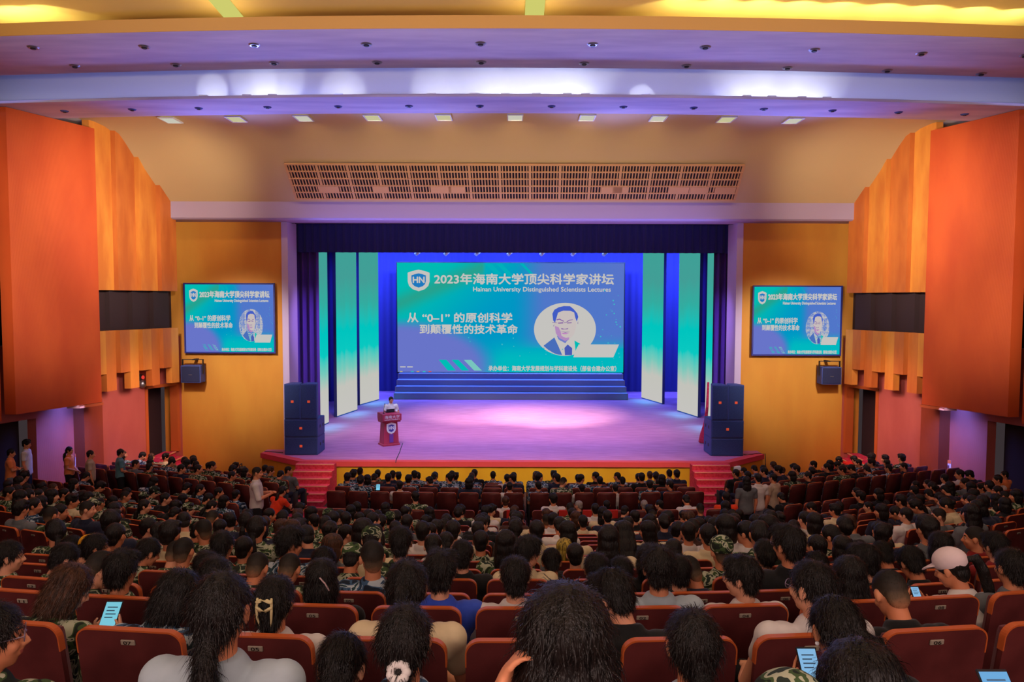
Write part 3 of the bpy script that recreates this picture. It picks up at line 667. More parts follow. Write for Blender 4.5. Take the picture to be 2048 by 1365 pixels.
    for q in (((600, 470), (660, 455), (745, 500), (738, 515), (655, 475), (605, 490)), ((795, 510), (850, 475), (915, 470), (915, 480), (855, 490), (800, 525)), ((620, 535), (730, 525), (730, 548), (640, 552)), ((800, 532), (900, 525), (890, 542), (810, 548)), ((690, 640), (760, 655), (830, 640), (820, 660), (700, 665)), ((670, 700), (770, 715), (875, 710), (770, 728)), ((520, 525), (605, 530), (605, 540), (520, 535)), ((742, 528), (800, 525), (800, 535), (742, 538)), ((560, 560), (548, 610), (536, 600)), ((1020, 500), (1020, 560), (1008, 545))):
        P('portrait_feature', q, 3, ('feature', (132, 96, 160)))
    P('portrait_lip', ((690, 728), (770, 735), (850, 728), (790, 758), (730, 758)), 3, ('lip', (186, 120, 190)))
    P('portrait_name_plate', ((1035, 955), (1818, 955), (1708, 1207), (930, 1207)), 3.2, ('plate', WHT))
    if fine:
        for k, (x, c) in enumerate(((95, (200, 190, 150)), (190, (60, 190, 200)), (238, (220, 160, 120)), (290, (60, 200, 200)), (340, (210, 90, 100)))):
            poly_obj('task_bar_icon', [uv(x - 12, 992), uv(x + 12, 992), uv(x + 12, 1000), uv(x - 12, 1000)], -step, E('icon%d' % k, c), root)
        for a, b in ((86, 133), (146, 194)): poly_obj('task_bar_text', [uv(a, 952), uv(b, 952), uv(b, 961), uv(a, 961)], -step, wht, root)

def crest(root, cx, cz, w, h, y, step, m_out, m_in, m_txt, letters=True):
    """shield with the two letters HN"""
    out = [(-.5, .36), (-.28, .44), (0, .5), (.28, .44), (.5, .36), (.5, -.05), (.44, -.25), (.28, -.4), (0, -.5), (-.28, -.4), (-.44, -.25), (-.5, -.05)]
    poly_obj('crest_shield', [(cx + u * w, cz + v * h) for u, v in out], y, m_out, root)
    poly_obj('crest_field', [(cx + u * w * .66, cz + v * h * .66) for u, v in out], y - step * .5, m_in, root)
    me = text_mesh('HN', cx - w * .26, cx + w * .26, cz + h * .03, h * .28, Matrix.Translation((0, y - step, 0)), 0.05, name='crest_letters'); link('crest_letters', me, m_txt, root)

def ramp_face(name):
    m = emis(name, WHT); t = m.node_tree
    tc = t.nodes.new('ShaderNodeTexCoord'); sp = t.nodes.new('ShaderNodeSeparateXYZ'); cr = t.nodes.new('ShaderNodeValToRGB')
    e = cr.color_ramp.elements; e[0].position = 0.0; e[0].color = lin(WHT); e[1].position = 1.0; e[1].color = lin((62, 160, 150))
    for p, c in ((0.16, (194, 194, 186)), (0.25, (120, 200, 186)), (0.34, (10, 200, 192)), (0.46, (0, 196, 190)), (0.60, (50, 172, 160)), (0.74, (66, 158, 150))):
        x = e.new(p); x.color = lin(c)
    nz = t.nodes.new('ShaderNodeTexNoise'); nz.inputs['Scale'].default_value = 3.0; ma = t.nodes.new('ShaderNodeMath'); ma.operation = 'MULTIPLY_ADD'; ma.inputs[1].default_value = 0.10
    t.links.new(tc.outputs['Generated'], nz.inputs['Vector']); t.links.new(tc.outputs['Generated'], sp.inputs[0])
    t.links.new(nz.outputs['Fac'], ma.inputs[0]); t.links.new(sp.outputs[2], ma.inputs[2])
    sub = t.nodes.new('ShaderNodeMath'); sub.operation = 'SUBTRACT'; sub.inputs[1].default_value = 0.05
    t.links.new(ma.outputs[0], sub.inputs[0]); t.links.new(sub.outputs[0], cr.inputs[0])
    t.links.new(cr.outputs[0], [n for n in t.nodes if n.type == 'EMISSION'][0].inputs[0])
    return m

def speaker(name, loc, w, h, d, label, group, badge=True, wedge=0.0, rz=0.0, holes=False):
    root = empty(name, loc, rz); tag(root, label, 'loudspeaker', group)
    bm = bmesh.new(); prism(bm, [(-w / 2, 0), (w / 2, 0), (w / 2 - wedge, d), (-w / 2 + wedge, d)], 'z', 0, h)
    bmesh.ops.bevel(bm, geom=bm.edges[:], offset=0.012, segments=2, affect='EDGES'); obj('cabinet', bm, M_case, root)
    bm = bmesh.new(); rbox(bm, (-w / 2 + .03, -0.02, .03), (w / 2 - .03, 0.01, h - .03), 0.008, 1); obj('grille', bm, M_grille, root)
    if badge:
        bm = bmesh.new(); box(bm, (-.045, -0.03, h * .5 - .04), (.045, -0.018, h * .5 + .04)); obj('badge', bm, M_badge, root)
    if holes:
        for yy in (d * .35, d * .75):
            for s in (-1, 1):
                bm = bmesh.new(); rbox(bm, (s * (w / 2 + .004) - .006, yy - .05, h * .45), (s * (w / 2 + .004) + .006, yy + .05, h * .62), 0.004, 1); obj('side_handle', bm, M_black, root)
    return root

def build_stage():
    # main screen
    zc = 42.2; a, b = at(795.5, 745, zc), at(1246.5, 527, zc); W, H = b.x - a.x, b.z - a.z
    root = empty('stage_screen', ((a.x + b.x) / 2, a.y, (a.z + b.z) / 2)); tag(root, 'huge glowing lecture screen at the back of the stage above dark steps', 'screen', 'lecture screens')
    picture(root, W, H, True)
    bm = bmesh.new(); rbox(bm, (-W / 2 - .06, 0.01, -H / 2 - .06), (W / 2 + .06, 0.25, H / 2 + .06), 0.02); obj('screen_housing', bm, M_black, root)
    bm = bmesh.new(); box(bm, (-W / 2, .02, 1.0 - (a.z + b.z) / 2), (W / 2, .22, -H / 2)); obj('support_wall', bm, M_case, root)
    for s, (x0, y0, x1, y1) in ((-1, (367, 568, 549.5, 709)), (1, (1505, 570, 1684.5, 711))):
        zc = 26.0; a, b = at(x0, y1, zc), at(x1, y0, zc); W, H = b.x - a.x, b.z - a.z
        root = empty('wall_screen', ((a.x + b.x) / 2, 26.05, (a.z + b.z) / 2)); tag(root, 'small glowing lecture screen on the honey timber wall, %s of the stage' % ('left' if s < 0 else 'right'), 'screen', 'lecture screens')
        picture(root, W - .1, H - .1, False)
        bm = bmesh.new(); f = .05
        for q in ((-W / 2, -H / 2, -W / 2 + f, H / 2), (W / 2 - f, -H / 2, W / 2, H / 2), (-W / 2 + f, -H / 2, W / 2 - f, -H / 2 + f), (-W / 2 + f, H / 2 - f, W / 2 - f, H / 2)): box(bm, (q[0], -.03, q[1]), (q[2], .03, q[3]))
        obj('screen_frame', bm, mat('screen_frame_blue', (50, 50, 130), .5), root)
        bm = bmesh.new(); box(bm, (-W / 2 + f, .005, -H / 2 + f), (W / 2 - f, .148, H / 2 - f)); obj('screen_housing', bm, M_black, root)
    # upright light panels
    face = ramp_face('light_panel_face'); n = 0
    for xa, ya, xb, yb, lab in ((-8.05, 29.9, -7.83, 31.85, 'outermost of three glowing panels behind the left speaker stack'), (-7.86, 33.5, -7.38, 35.6, 'middle of the three tall glowing panels on stage left side'), (-7.6, 37.3, -7.0, 39.3, 'innermost left glowing panel, nearest the dark stage steps'), (7.0, 40.3, 7.66, 38.0, 'innermost right glowing panel, beside the stage screen'), (7.9, 35.6, 8.4, 33.65, 'middle tall glowing panel on the right of the stage'), (8.2, 31.6, 8.62, 29.9, 'narrow sliver of glowing panel beside the right curtain')):
        root = empty('light_panel', (xa, ya, 1.0)); tag(root, 'tall ' + lab if not lab.startswith('middle') else lab, 'light panel', 'glowing stage panels')
        p, q = Vector((0, 0, 0)), Vector((xb - xa, yb - ya, 0)); d = (q - p).normalized(); nr = Vector((d.y, -d.x, 0))
        if nr.y > 0: nr = -nr
        bm = bmesh.new(); bm.faces.new([bm.verts.new(v + nr * .004) for v in (p + Vector((0, 0, .05)), q + Vector((0, 0, .05)), q + Vector((0, 0, 8.4)), p + Vector((0, 0, 8.4)))]); obj('display_face', bm, face, root)
        bm = bmesh.new(); P2 = [p, q, q - nr * .14, p - nr * .14]; prism(bm, [(v.x, v.y) for v in P2], 'z', 0, 8.5); obj('panel_housing', bm, M_case, root)
        mid = Vector((xa, ya, 1.0)) + q * .5 + nr * .4; area('panel_glow_light', mid + Vector((0, 0, .5)), mid + nr * .3 + Vector((0, 0, -1)), 1.8, 11, (0.0, 1.0, 0.85), .7)
    # curtains
    def drape(name, x0, x1, y, z0, z1, m, amp, waves, lab, cat='curtain', bottom=None):
        bm = bmesh.new(); N = max(8, waves * 10)
        for k in (0, 1):
            pass
        for off in (0.0, 0.05):
            rows = []
            for i in range(N + 1):
                t = i / N; yy = y + amp * math.sin(t * waves * 2 * PI) + off
                rows.append([bm.verts.new((x0 + (x1 - x0) * t, yy, z)) for z in (z0, z1)])
            for a, b in zip(rows, rows[1:]): bm.faces.new((a[0], b[0], b[1], a[1]))
        o = obj(name, bm, m, None, True); tag(o, lab, cat, 'stage curtains'); return o
    drape('valance_curtain', -8.6, 8.6, 27.6, 8.02, 12.4, M_valance, 0.05, 60, 'dark navy valance curtain hung across the top of the stage opening')
    drape('leg_curtain', -9.2, -7.36, 28.6, 1.01, 12.3, M_leg, 0.10, 7, 'dark purple side curtain at the left of the stage opening')
    drape('leg_curtain', 7.75, 9.2, 28.9, 1.01, 12.3, M_leg, 0.10, 6, 'dark purple side curtain at the right of the stage opening')
    drape('backdrop_curtain', -11.6, 11.6, 43.2, 1.01, 12.3, M_curtain, 0.03, 60, 'blue lit navy backdrop curtain behind the stage screen')
    drape('wing_curtain', -11.6, -8.7, 38.6, 1.01, 12.3, M_curtain, 0.04, 10, 'blue lit wing curtain behind the glowing panels, stage left side')
    drape('wing_curtain', 8.9, 11.6, 38.6, 1.01, 12.3, M_curtain, 0.04, 10, 'blue lit wing curtain behind the glowing panels, stage right side')
    p = hit(1408, 888, 1.0); bm = bmesh.new()
    tube(bm, [(0, 0, .02), (.02, 0, .25), (.10, .02, .7), (.16, .03, 1.3), (.18, .03, 2.2)], [(.15, .08), (.13, .08), (.07, .06), (.05, .05), (.04, .04)])
    o = obj('red_drape_tail', bm, M_red, None, True, loc=p + Vector((-.02, .1, .06))); tag(o, 'tail of red drape bunched on the stage beside the right speaker stack', 'drape')
    # dark stepped platforms under the screen
    y0 = hit(1024, 800, 1.0).y
    for k in range(4):
        x0, x1 = (787 + 2.5 * k - 1024) * (y0 + .4 * k) / F, (1257 - 3 * k - 1024) * (y0 + .4 * k) / F
        zt = 1.0 + 0.34 * (k + 1) - .04 * k
        root = empty('stage_riser', ((x0 + x1) / 2, y0 + .5 * k, 1.0)); hw = (x1 - x0) / 2
        tag(root, '%s step of dark blue staging below the stage screen' % ('lowest', 'second', 'third', 'topmost')[k], 'platform', 'staging steps')
        bm = bmesh.new(); rbox(bm, (-hw, 0, 0.004), (hw, .49, zt - 1.0 - .03), .01, 1); obj('riser_block', bm, mat('staging_blue', (124, 128, 168), .8), root)
        bm = bmesh.new(); rbox(bm, (-hw, -.03, zt - 1.03), (hw, .488, zt - 1.0), .006, 1); obj('tread_edge', bm, mat('staging_edge', (140, 144, 184), .6), root)
        for s in (-1, 1):
            bm = bmesh.new(); box(bm, (s * hw - .02, -.02, .0), (s * hw + .02, .02, zt - 1.0)); obj('corner_strip', bm, M_metal, root)
    # row of small spotlights over the screen
    bm = bmesh.new(); cyl(bm, (-7.5, 0, 0), (7.5, 0, 0), .03, seg=10); [cyl(bm, (hx, 0, 0), (hx, 0, 3.28), .025, seg=8) for hx in (-7, 0, 7)]; pole = obj('lighting_bar', bm, M_black, None, loc=(0, 40.0, 9.12)); tag(pole, 'thin dark lighting bar above the stage screen', 'lighting bar')
    for k, px in enumerate((836, 894, 955, 1019, 1084, 1146, 1208)):
        p = at(px, 511, 40.1)
        root = empty('stage_spotlight', (p.x, 40.0, p.z + .12)); tag(root, '%s of seven small pale spotlights hung over the stage screen, from left' % ORD[k], 'spotlight', 'spotlights over the screen')
        R = Matrix.Rotation(math.radians(38), 4, 'Y') @ Matrix.Rotation(math.radians(-20), 4, 'X')
        bm = bmesh.new(); bmesh.ops.create_cone(bm, cap_ends=True, segments=14, radius1=.09, radius2=.14, depth=.3, matrix=R); obj('lamp_body', bm, M_white, root, True)
        bm = bmesh.new(); bmesh.ops.create_cone(bm, cap_ends=True, segments=14, radius1=.10, radius2=.10, depth=.02, matrix=R @ Matrix.Translation((0, 0, -.155))); obj('lens', bm, mat('lens_pale', (200, 206, 230), .2), root)
        bm = bmesh.new(); cyl(bm, (0, 0, 0.05), (0, 0, 9.088 - p.z - .12), .02, seg=8); obj('yoke', bm, M_black, root)
    # loudspeaker stacks
    for s, px0, px1, lab in ((-1, 570, 636.5, 'left'), (1, 1422, 1487, 'right')):
        p = hit((px0 + px1) / 2, 912, 1.0); zc = p.y + .3; w = (px1 - px0) * zc / F; hsub = 0.61
        speaker('subwoofer', (p.x, p.y, 1.007), w, hsub, .95, 'lower wide black bass speaker of the %s stage stack' % lab, 'stage loudspeakers', badge=(s < 0), holes=True)
        speaker('subwoofer', (p.x, p.y, 1.007 + hsub + .004), w, hsub, .95, 'upper wide black bass speaker of the %s stage stack' % lab, 'stage loudspeakers', holes=True)
        for t in (-1, 1):
            wt = w / 2 - .01
            speaker('loudspeaker', (p.x + t * (w / 4) * .985 - .0, p.y, 1.007 + 2 * hsub + .008), wt, 1.2, .55, 'tall black speaker with orange badge, %s one on top of the %s stack' % ('left' if t < 0 else 'right', lab), 'stage loudspeakers', wedge=.10)
    # box speakers on brackets under the wall screens
    for s, px, lab in ((-1, 382, 'left'), (1, 1663, 'right')):
        p = at(px, 768, 25.75)
        root = empty('wall_speaker', (p.x, 25.62, p.z)); tag(root, 'black box speaker on a bracket under the %s wall screen' % lab, 'loudspeaker', 'wall speakers')
        bm = bmesh.new(); rbox(bm, (-.34, 0, 0), (.34, .42, .6), .02); obj('cabinet', bm, M_case, root)
        bm = bmesh.new(); rbox(bm, (-.31, -.02, .03), (.31, .02, .57), .01, 1); obj('grille', bm, mat('wall_speaker_grille', (38, 40, 74), .7), root)
        bm = bmesh.new(); box(bm, (-.06, -.028, .27), (.06, -.018, .29)); obj('badge', bm, M_metal, root)
        bm = bmesh.new(); box(bm, (-.36, .15, .3), (-.342, .25, .8)); box(bm, (.342, .15, .3), (.36, .25, .8)); box(bm, (-.36, .15, .78), (.36, .25, .80)); box(bm, (-.05, .25, .76), (.05, .58, .80)); obj('bracket', bm, M_black, root)
    # lectern
    p = hit(784, 893, 1.0); root = empty('lectern', p, math.radians(31)); tag(root, 'dark red wooden lectern with white shield crest on the stage', 'lectern')
    bm = bmesh.new(); rbox(bm, (-.33, 0, .0), (.33, .5, .07), .012, 1); obj('base', bm, M_lectern, root)
    bm = bmesh.new()
    vs = [bm.verts.new(v) for v in ((-.29, .03, .07), (.29, .03, .07), (.29, .47, .07), (-.29, .47, .07), (-.25, .06, .86), (.25, .06, .86), (.25, .44, .86), (-.25, .44, .86))]
    for f in ((0, 1, 5, 4), (1, 2, 6, 5), (2, 3, 7, 6), (3, 0, 4, 7), (0, 3, 2, 1), (4, 5, 6, 7)): bm.faces.new([vs[i] for i in f])
    obj('body', bm, M_lectern, root)
    bm = bmesh.new(); prism(bm, [(-.36, .92), (.36, .92), (.36, 1.16), (-.36, 1.16)], 'y', -.06, .0); obj('top_board', bm, M_lectern, root)
    bm = bmesh.new(); prism(bm, [(.0, .86), (.0, 1.16), (.46, 1.2), (.5, 1.17), (.5, 1.0), (.44, .86)], 'x', -.35, .35); obj('desk', bm, M_lectern, root)
    me = text_mesh('海南大学', -.29, .29, 1.065, .12, Matrix.Translation((0, -.064, 0)), .0, name='name_lettering'); link('name_lettering', me, M_white, root)
    me = text_mesh('HAINAN UNIVERSITY', -.29, .29, .965, .035, Matrix.Translation((0, -.064, 0)), .02, name='small_lettering'); link('small_lettering', me, M_white, root)
    cr_ = empty('crest', (0, 0, 0)); cr_.parent = root
    crest(root, 0, .64, .36, .42, .028, .006, M_white, M_navy, M_white); bpy.data.objects.remove(cr_)
    bm = bmesh.new(); box(bm, (-.075, .02, .12), (.075, .05, .42)); obj('blue_inlay', bm, mat('inlay_violet', (110, 60, 150), .5), root)
    # things on the lectern
    R = Matrix.Rotation(math.radians(31), 4, 'Z')
    lp = empty('laptop', p + R @ Vector((.05, .25, 1.19)), math.radians(31)); tag(lp, 'dark laptop open on the lectern top', 'laptop')
    bm = bmesh.new(); rbox(bm, (-.16, -.02, 0), (.16, .2, .018), .004, 1); obj('keyboard_base', bm, M_black, lp)
    bm = bmesh.new(); rbox(bm, (-.16, -.035, .01), (.16, -.02, .12), .004, 1); obj('laptop_lid', bm, M_black, lp)
    mc = empty('microphone', p + R @ Vector((-.22, .2, 1.18))); tag(mc, 'slim gooseneck microphone on the lectern', 'microphone')
    bm = bmesh.new(); tube(bm, [(0, 0, .0), (0, .02, .15), (.02, .1, .3)], [.008, .006, .006], 8); obj('neck', bm, M_black, mc, True)
    bm = bmesh.new(); ell(bm, (.022, .11, .32), (.015, .015, .028), sub=2); obj('microphone_head', bm, M_black, mc, True)
    bm = bmesh.new(); cyl(bm, (0, 0, -.01), (0, 0, .012), .04, .035); obj('base', bm, M_black, mc)
    cp = empty('paper_cup', p + R @ Vector((.27, .18, 1.175))); tag(cp, 'white cup at the right corner of the lectern top', 'cup')
    bm = bmesh.new(); cyl(bm, (0, 0, 0.002), (0, 0, .09), .03, .038); obj('cup_wall', bm, M_white, cp, True)
    bm = bmesh.new(); cyl(bm, (0, 0, .09), (0, 0, .097), .041, .039); obj('lid', bm, M_white, cp)
    # cable from the lectern over the stage edge
    def cord(name, pts, r, lab, m=M_black):
        bm = bmesh.new(); tube(bm, pts, [r] * len(pts), 8); o = obj(name, bm, m, None, True); return tag(o, lab, 'cable')
    cord('lectern_cable', [hit(806, 888, 1.01), hit(803, 895, 1.01), hit(800, 905, 1.01), hit(794, 918, 1.01), hit(792, 926, 1.01)], .012, 'thin dark cable running from the lectern to the stage edge')
    cord('speaker_cable', [hit(1488, 908, 1.012), hit(1505, 908, 1.012), hit(1518, 906, 1.012), Vector((8.72, 25.55, 1.03)), Vector((8.74, 25.53, .6)), Vector((8.76, 25.5, .1))], .014, 'black cable from the right speaker stack down the stage side')
    cord('speaker_cable', [hit(566, 907, 1.012), hit(552, 906, 1.012), hit(538, 905, 1.012), hit(530, 905, 1.012)], .014, 'black cable lying beside the left speaker stack')
    bm = bmesh.new(); rbox(bm, (-.12, -.08, 0), (.12, .08, .12), .02); o = obj('edge_camera', bm, M_white, None, loc=(7.42, 24.45, .72)); tag(o, 'small white fitting under the stage edge by the right stairs', 'fitting')
    # paper signs on the side walls
    for s, px, py, lab in ((-1, 152, 921, 'left'), (1, 1902, 930, 'right')):
        y = 21.56 / (.38 + abs(px - 1024) / F * 1.0) if s < 0 else 21.56 / (.38 + (px - 1024) / F)
        x = s * wall_x(y, .02); z = EYE + math.tan(math.atan((682.5 - py) / F) - TH) * y
        root = empty('wall_notice', (x, y, z), s * math.atan2(1, .38) * 1.0 - (s * PI / 2) + (0 if s < 0 else 0))
        tag(root, 'white paper notice with an orange heading on the %s side wall' % lab, 'sign', 'wall notices')
        root.rotation_euler = (0, 0, -s * math.atan2(1.0, 0.38) if True else 0)
        bm = bmesh.new(); box(bm, (-.20, -.012, -.2), (.20, .0, .2)); obj('sheet', bm, M_paper, root)
        bm = bmesh.new(); box(bm, (-.20, -.016, .10), (.20, -.012, .2)); obj('heading', bm, M_signhead, root)
        for k in range(3):
            bm = bmesh.new(); box(bm, (-.14 + .11 * k, -.015, -.06), (-.08 + .11 * k, -.012, .04)); obj('pictogram', bm, M_ink if k != 1 else M_signhead, root)
    # alarm lamp over the left door, red box at the right steps
    x = -wall_x(24.55, .06); root = empty('alarm_lamp', (x, 24.55, 3.5)); tag(root, 'round grey alarm with a small red lamp above the left door', 'alarm')
    bm = bmesh.new(); ell(bm, (0.02, 0, 0), (.12, .15, .14), sub=2); obj('bell', bm, M_metal, root, True)
    bm = bmesh.new(); ell(bm, (.05, -.02, .22), (.05, .05, .065), sub=2); obj('red_lamp', bm, emis('alarm_red', (230, 60, 50), 1.0), root, True)
    bm = bmesh.new(); box(bm, (-.08, -.05, -.05), (.0, .05, .32)); obj('wall_mount', bm, M_black, root)
    root = empty('plastic_crate', (11.05, 23.9, 0.0)); tag(root, 'bright red plastic crate at the foot of the right door steps', 'crate')
    mr = mat('crate_red', (206, 24, 30), .5)
    for q in ((-.3, -.22, -.26, .22), (.26, -.22, .3, .22), (-.26, -.22, .26, -.18), (-.26, .18, .26, .22)):
        bm = bmesh.new(); box(bm, (q[0], q[1], 0.02), (q[2], q[3], 1.02)); obj('crate_side', bm, mr, root)
    bm = bmesh.new(); box(bm, (-.3, -.22, 0), (.3, .22, .02)); obj('crate_bottom', bm, mr, root)
    bm = bmesh.new(); rbox(bm, (-.32, -.24, 1.02), (.32, .24, 1.08), .01, 1); obj('crate_lid', bm, mr, root)
    # video camera on a tripod by the left aisle
    p = at(483, 950, 21.6); zf = seat_place(23, p.x)[0].z
    root = empty('video_camera_tripod', (p.x, p.y, zf)); tag(root, 'black tripod standing among the left front seats', 'tripod')
    hgt = p.z - zf
    for k in range(3):
        a = k * 2.1 + .4; bm = bmesh.new(); cyl(bm, (.3 * math.cos(a), .3 * math.sin(a), 0.0), (.03 * math.cos(a), .03 * math.sin(a), hgt - .1), .018, seg=8); obj('leg', bm, M_black, root)
    bm = bmesh.new(); cyl(bm, (0, 0, hgt - .35), (0, 0, hgt + .05), .03, seg=10); obj('centre_column', bm, M_black, root)
    bm = bmesh.new(); cyl(bm, (0, 0, hgt + .02), (.25, -.25, hgt - .06), .012, seg=8); obj('pan_handle', bm, M_black, root)
    root = empty('video_camera', (p.x, p.y, zf + hgt + .05)); tag(root, 'black video camera mounted on the tripod among left seats', 'camera')
    bm = bmesh.new(); rbox(bm, (-.08, -.18, 0), (.08, .14, .15), .02); obj('camera_body', bm, M_black, root)
    bm = bmesh.new(); cyl(bm, (0, .13, .07), (0, .26, .07), .05, .06); obj('lens', bm, M_black, root, True)
    bm = bmesh.new(); tube(bm, [(0, -.12, .15), (0, -.1, .24), (0, .06, .24), (0, .08, .15)], [.015] * 4, 8); obj('top_handle', bm, M_black, root, True)
# ================================================================ seats
def rr_poly(hw, z0, z1, r, n=6):
    """upright panel outline with rounded top corners"""
    pts = [(-hw, z0), (hw, z0)]
    for c, a0 in ((hw - r, 0), (-hw + r, PI / 2)):
        for k in range(n + 1):
            a = a0 + k * PI / 2 / n; pts.append((c + r * math.cos(a), z1 - r + r * math.sin(a)))
    return pts

def chair_meshes():
    out = {}
    lean = Matrix(((1, 0, 0, 0), (0, 1, -0.16, 0.157), (0, 0, 1, 0), (0, 0, 0, 1)))   # y leans back with height; top stays at y=0
    def keep(nm, bm, m, shear=True):
        if shear: bmesh.ops.transform(bm, matrix=lean, verts=bm.verts[:])
        bmesh.ops.recalc_face_normals(bm, faces=bm.faces[:])
        me = bpy.data.meshes.new(nm); bm.to_mesh(me); bm.free(); me.materials.append(m); out[nm] = me
    bm = bmesh.new(); prism(bm, rr_poly(.236, .34, .974, .06), 'y', 0, .022); keep('back_shell', bm, M_chair)
    # plywood edge with caught light put into its colour: a slim band following the outline over the top
    bm = bmesh.new(); o = rr_poly(.2375, .86, .98, .062, 8)[1:]; i_ = rr_poly(.2315, .86, .972, .056, 8)[1:]
    o = o + [(-.2375, .86)]; i_ = i_ + [(-.2315, .86)]
    for y0, y1 in ((-.002, .030),):
        A = [bm.verts.new((x, y0, z)) for x, z in o]; B = [bm.verts.new((x, y1, z)) for x, z in o]
        C = [bm.verts.new((x, y0, z)) for x, z in i_]; D = [bm.verts.new((x, y1, z)) for x, z in i_]
        n = len(o)
        for k in range(n - 1):
            bm.faces.new((A[k], A[k + 1], B[k + 1], B[k])); bm.faces.new((C[k], D[k], D[k + 1], C[k + 1]))
            bm.faces.new((A[k], C[k], C[k + 1], A[k + 1])); bm.faces.new((B[k], B[k + 1], D[k + 1], D[k]))
        bm.faces.new((A[0], B[0], D[0], C[0])); bm.faces.new((A[-1], C[-1], D[-1], B[-1]))
    keep('wood_rim', bm, M_rim)
    bm = bmesh.new(); rbox(bm, (-.21, .024, .44), (.21, .085, .95), .03, 2); keep('back_cushion', bm, M_cush)
    bm = bmesh.new(); rbox(bm, (-.22, .12, .36), (.22, .56, .45), .03, 2); keep('seat_cushion', bm, M_cush, False)
    for s, nm in ((-1, 'a'), (1, 'b')):
        bm = bmesh.new(); rbox(bm, (s * .252 - .02, .10, .60), (s * .252 + .02, .46, .635), .012, 1); keep('armrest' + nm, bm, M_arm, False)
        bm = bmesh.new(); rbox(bm, (s * .252 - .014, .13, .0), (s * .252 + .014, .40, .60), .01, 1); keep('side_frame' + nm, bm, M_frame, False)
    bm = bmesh.new(); rbox(bm, (-.032, -.008, .912), (.032, .001, .936), .003, 1); keep('number_plate', bm, M_plate)
    return out

DIG = {}
def digits(n):
    if n not in DIG:
        me = text_mesh('%02d' % n, -.017, .017, .924, .015, Matrix.Translation((0, -.0095, 0)), .03, name='plate_digits')
        me.transform(Matrix(((1, 0, 0, 0), (0, 1, -0.16, 0.157), (0, 0, 1, 0), (0, 0, 0, 1)))); me.materials.append(M_digit); DIG[n] = me
    return DIG[n]

def seat_list():
    out = []
    for r in sorted(ROWS, key=lambda r: ROWS[r][0]):
        if r == -2: continue
        y0 = ROWS[r][0]; cen = [(.05 - .55 * n, 2 * n + 1) for n in range(9)] + [(.69 + .55 * m, 2 * m + 2) for m in range(8)]
        for x, num in cen:
            p, a = seat_place(r, x)
            if abs(x) < 0.69 * p.y + 0.2: out.append((r, 'centre', x, num))
        if r >= 20 or y0 > 8.5:
            for s in (-1, 1):
                for k in range(18):
                    ax = 6.38 + .514 * k; p, a = seat_place(r, ax)
                    if ax > 0.69 * p.y + 0.15 or ax > wall_x(min(p.y, 24), 0.5) - .3 or (r < 20 and k > 11): break
                    if p.y > 24.2: break
                    out.append((r, 'left' if s < 0 else 'right', s * ax, 2 * k + (21 if s < 0 else 20)))
    return out

def row_words(r):
    return ('%s row behind aisle' % ORD[15 - r]) if r < 16 else ('%s row from stage' % ORD[23 - r])

def place_label(r, block, k):
    """k: how many places from the left of that block's row (0 based)"""
    return '%s from left in %s block, %s' % (ORD[k], block, row_words(r))

def join_meshes(name, items):
    """one mesh out of (mesh, matrix, materials) copies"""
    mats = []; V, Fs, MI = [], [], []; base = 0
    for me, M, ms in items:
        n = len(me.vertices); v = np.empty(3 * n, dtype=np.float32); me.vertices.foreach_get('co', v); v = v.reshape(-1, 3)
        A = np.array(M); V.append(v @ A[:3, :3].T + A[:3, 3])
        idx = []
        for m in ms:
            if m not in mats: mats.append(m)
            idx.append(mats.index(m))
        for p in me.polygons: Fs.append([base + i for i in p.vertices]); MI.append(idx[min(p.material_index, len(idx) - 1)])
        base += n
    me = bpy.data.meshes.new(name); me.from_pydata(np.concatenate(V).tolist(), [], Fs)
    for m in mats: me.materials.append(m)
    me.polygons.foreach_set('material_index', MI); me.polygons.foreach_set('use_smooth', [True] * len(Fs)); me.update()
    return me

